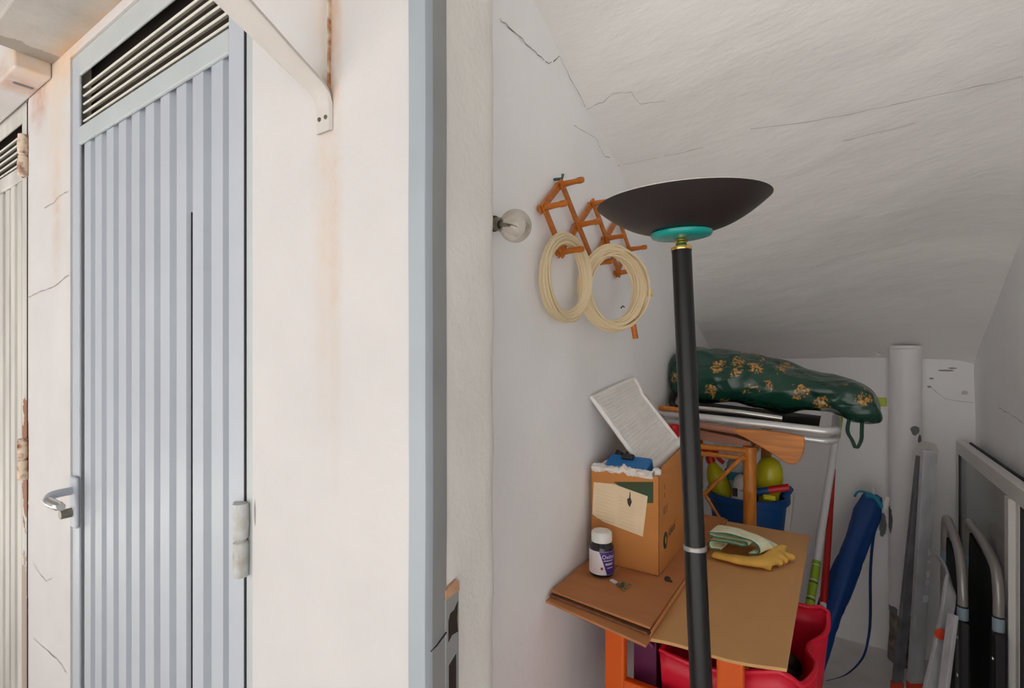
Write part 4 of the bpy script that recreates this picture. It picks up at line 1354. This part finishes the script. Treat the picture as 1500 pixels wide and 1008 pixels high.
mb = MB().quadgrid(rows, closed_u=True)
mb.f.append(tuple(range(36)))
mb.f.append(tuple(range(len(mb.v) - 36, len(mb.v))))
mb.build('sleeve', 'umb', UM, smooth=True)
MB().tube(smoothpath([UT + Vector((.0, -.01, -.01)), UT + Vector((.0, -.012, .014)), UT + Vector((.0, -.012, .034))], 4), .0085, 12).build('tip', 'white', UM, smooth=True)
MB().tube([UT + Vector((.048, -.03, .010)), UT + Vector((.036, -.04, -.040))], .0115, 14).build('white_toggle', 'white', UM, smooth=True)
MB().tube(smoothpath([UT + Vector((.02, -.040, .000)), UT + Vector((-.02, -.042, .018)), UT + Vector((-.052, -.040, .018)), UT + Vector((-.066, -.038, -.006))], 5), .0045, 8).tube(smoothpath([UT + Vector((-.026, -.036, .004)), UT + Vector((.004, -.044, .002)), UT + Vector((.026, -.044, -.034))], 5), .009, 8).build('drawcord', 'turq', UM, smooth=True)
sp_ = smoothpath([at(1288, 752, Y=2.58), at(1279, 790, Y=2.60), at(1275, 840, Y=2.61), at(1275, 900, Y=2.61), at(1272, 935, Y=2.61), at(1263, 965, Y=2.55), at(1240, 988, Z=.016), at(1212, 997, Z=.012)], 6)
MB().quadgrid([[p + Vector((w * .010, w * .004, w * .004)) for p in sp_] for w in (-.5, .5)]).build('strap', 'umbstrap', UM, solid=.0022)

# ------------------------------------------------------------------ step ladder
LT, LB_ = at(1361, 660, Y=2.36), at(1340, 1003, Z=.02)
LD = thing('step_ladder', (LB_.x, LB_.y, 0), 'scuffed aluminium step ladder folded in front of the white pipe', 'ladder')


def plank(name, a, b, wdir, w, t, m, par, bevel=.002):
    a, b = Vector(a), Vector(b)
    d = (b - a).normalized()
    wv = Vector(wdir)
    wv = (wv - d * wv.dot(d)).normalized()
    tv = d.cross(wv).normalized()
    P = [a - wv * w / 2 - tv * t / 2, a + wv * w / 2 - tv * t / 2, b + wv * w / 2 - tv * t / 2, b - wv * w / 2 - tv * t / 2]
    return MB().prism(P, tv * t).build(name, m, par, bevel=bevel)


wd = Vector((.84, .54, 0))          # broad face turned to the doorway
S1 = plank('stile', LT, LB_, wd, .050, .018, 'aluscuff', LD)
LT2, LB2 = at(1350, 668, Y=2.40), at(1314, 1003, Z=.02)
plank('rear_stile', LT2, LB2, wd, .034, .016, 'aludark', LD)
tpts = [LT2 + Vector((-.012, 0, -.02)), LT2 + Vector((-.006, 0, .012)), LT.lerp(LT2, .5) + Vector((0, 0, .034)), LT + Vector((.004, 0, .026)), LT + Vector((.016, 0, -.01))]
sm_ = smoothpath(tpts, 5)
MB().quadgrid([[p + Vector((-.54, .84, 0)) * w for p in sm_] for w in (-.024, .024)]).build('top_loop', 'sash', LD, solid=.005)
for z in (.22, .45, .68):
    k = (z - LB_.z) / (LT.z - LB_.z)
    p = LB_.lerp(LT, k)
    MB().box(p + Vector((-.01, .012, -.010)), p + Vector((.02, .16, .010))).build('tread', 'aludark', LD, bevel=.002)
plank('foot', LB_ + Vector((0, 0, .012)), LB_ + Vector((0, 0, -.018)), wd, .054, .022, 'redplug', LD)
plank('foot', LB2 + Vector((0, 0, .012)), LB2 + Vector((0, 0, -.018)), wd, .040, .020, 'redplug', LD)
for (px, py, w_, h_) in ((1364, 812, .012, .020), (1358, 829, .010, .008), (1357, 846, .014, .020), (1356, 860, .014, .014), (1352, 884, .020, .022)):
    k = (at(px, py, Y=2.36).z - LB_.z) / (LT.z - LB_.z)
    p = LB_.lerp(LT, k) + wd * (.016 if py < 870 else .012) + Vector((.54, -.84, 0)) * .0094
    MB().prism([p - wd * w_ / 2, p + wd * w_ / 2 + Vector((0, 0, .004)), p + wd * w_ / 2 + Vector((0, 0, -h_)), p - wd * w_ / 2 + Vector((0, 0, -h_ - .006))], Vector((.54, -.84, 0)) * .0006).build('paint_mark', 'white', S1)
p = at(1361, 806, Y=2.33)
# bent folding arm with red plug
ap = smoothpath([at(1364, 806, d=1.76), at(1376, 818, d=1.70), at(1388, 838, d=1.62), at(1391, 860, d=1.56), at(1388, 890, d=1.54), at(1383, 915, d=1.52), at(1374, 960, d=1.49), at(1362, 1012, d=1.46), at(1346, 1090, d=1.44), at(1328, 1180, d=1.44)], 5)
rows = []
for i, p in enumerate(ap):
    t = (ap[min(i + 1, len(ap) - 1)] - ap[max(i - 1, 0)]).normalized()
    s = t.cross(Vector((-.54, .84, 0))).normalized()
    w_ = .007 + .012 * min(1, i / 14)
    e = Vector((-.54, .84, 0)) * .006
    rows.append([p - s * w_ - e, p + s * w_ - e, p + s * w_ + e, p - s * w_ + e])
FA = MB().quadgrid(rows, closed_u=True).build('folding_arm', 'aluscuff', LD, bevel=.002)
rp = at(1379, 930, d=1.49)
MB().lathe([(.0001, -.006), (.013, -.005), (.016, 0), (.016, .006)], rp, (-.54, .84, 0), 20).build('red_plug', 'redplug', FA, smooth=True)
plank('side_rail', at(1396, 900, d=1.45), at(1376, 1060, d=1.40), (-.54, .84, 0), .026, .012, 'aluscuff', LD)

# ------------------------------------------------------------------ two folding chairs with black mesh
CHAIRS = (('folded black mesh chair with grey tube frame beside the ladder arm', .322, (2.323, .644), (2.248, .738), (2.055, .668), (2.031, .590), .510),
          ('folded black mesh chair with grey tube frame next to the glazed sash', .385, (2.341, .637), (2.267, .732), (1.972, .691), (1.948, .632), .533))
for (label, X, pa, pb2, pc3, pd, zs) in CHAIRS:
    CH = thing('garden_chair', (X, 2.0, 0), label, 'chair', 'folded chairs at the sash')
    pts = smoothpath([(X, pa[0] + .012, .50), (X, pa[0] + .004, pa[1]), (X, (pa[0] + pb2[0]) / 2 + .022, pb2[1] - .010), (X, pb2[0] - .012, pb2[1] - .006), (X, (pb2[0] + pc3[0]) / 2, (pb2[1] + pc3[1]) / 2 + .012), (X, pc3[0] + .012, pc3[1] + .004), (X, pd[0], pd[1]), (X, pd[0] - .002, zs), (X, pd[0] - .004, .36), (X, pd[0] - .006, .012)], 6)
    MB().tube(pts, .0125, 14).build('frame_tube', 'tubegrey', CH, smooth=True)
    MB().tube([(X, pa[0] + .012, .51), (X, pa[0] + .02, .012)], .0125, 14).build('leg', 'tubegrey', CH, smooth=True)
    MB().tube([(X, pd[0] - .002, zs + .032), (X, pd[0] - .002, zs - .006)], .0138, 16).build('sleeve', 'sleeve', CH, smooth=True)
    MB().tube([(X, pd[0] - .002, zs + .036), (X, pd[0] - .002, zs + .031)], .0144, 16).build('sleeve_band', 'gasket', CH, smooth=True)
    MB().tube([(X, pa[0] + .006, pa[1] - .03), (X, pa[0] + .008, pa[1] - .07)], .0138, 16).build('sleeve', 'sleeve', CH, smooth=True)
    MB().quadgrid([[(X + .004 + .010 * math.sin(i / 8 * math.pi), pd[0] + .004 + (pa[0] - pd[0]) * i / 8, z + (.02 + .10 * i / 8 if j == 0 else 0)) for i in range(9)] for j, z in enumerate((zs + .04, zs - .1, .35, .12))]).build('back_fabric', 'fabricblack', CH, solid=.008)
    MB().prism([(X - .012, pd[0] - .030, zs - .008), (X - .012, pd[0] + .030, zs - .006), (X - .012, pd[0] + .05, .15), (X - .012, pd[0] - .034, .15)], (.026, 0, 0)).build('bracket_plate', 'darkplastic', CH, bevel=.006)
    for z in (.445, .33):
        MB().lathe([(.0001, -.003), (.005, -.0025), (.0055, 0)], (X - .012, pd[0] - .005, z), (1, 0, 0), 12).build('rivet', 'chrome', CH, smooth=True)

# ------------------------------------------------------------------ glazed sash leaning on the right wall
SH = thing('window_sash', (.425, 2.2, 0), 'white aluminium window sash with glass leaning on the right wall', 'window')
sx0, sx1, sya, syb, szt = .410, .440, 1.15, 2.722, .955
MB().box((sx0, sya, szt - .050), (sx1, syb, szt)).build('frame_rail', 'sash', SH, bevel=.003)
MB().box((sx0, sya, .0), (sx1, syb, .055)).build('frame_rail', 'sash', SH, bevel=.003)
MB().box((sx0, syb - .040, .055), (sx1, syb, szt - .05)).build('frame_stile', 'sash', SH, bevel=.003)
MB().box((sx0, sya, .055), (sx1, sya + .045, szt - .05)).build('frame_stile', 'sash', SH, bevel=.003)
MB().box((sx0 - .003, 1.955, .055), (sx0 + .014, 1.995, szt - .052)).build('meeting_stile', 'sash', SH, bevel=.002)
MB().box((sx0 + .012, 1.925, .055), (sx1 - .002, 1.965, szt - .052)).build('meeting_stile', 'sash', SH, bevel=.002)
MB().box((sx0 + .002, syb - .052, .055), (sx1 - .006, syb - .041, szt - .05)).build('gasket', 'gasket', SH)
MB().box((sx0 + .004, 1.9955, .055), (sx0 + .012, 2.002, szt - .05)).build('gasket', 'gasket', SH)
MB().box((sx0 + .014, 1.917, .055), (sx0 + .022, 1.9245, szt - .05)).build('gasket', 'gasket', SH)
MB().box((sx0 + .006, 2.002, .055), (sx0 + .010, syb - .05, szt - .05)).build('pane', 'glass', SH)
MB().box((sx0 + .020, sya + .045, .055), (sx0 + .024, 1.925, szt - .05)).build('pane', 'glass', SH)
MB().box((sx1 + .002, sya, szt - .02), (sx1 + .008, syb - .06, szt + .004)).build('track_lip', 'gasket', SH)
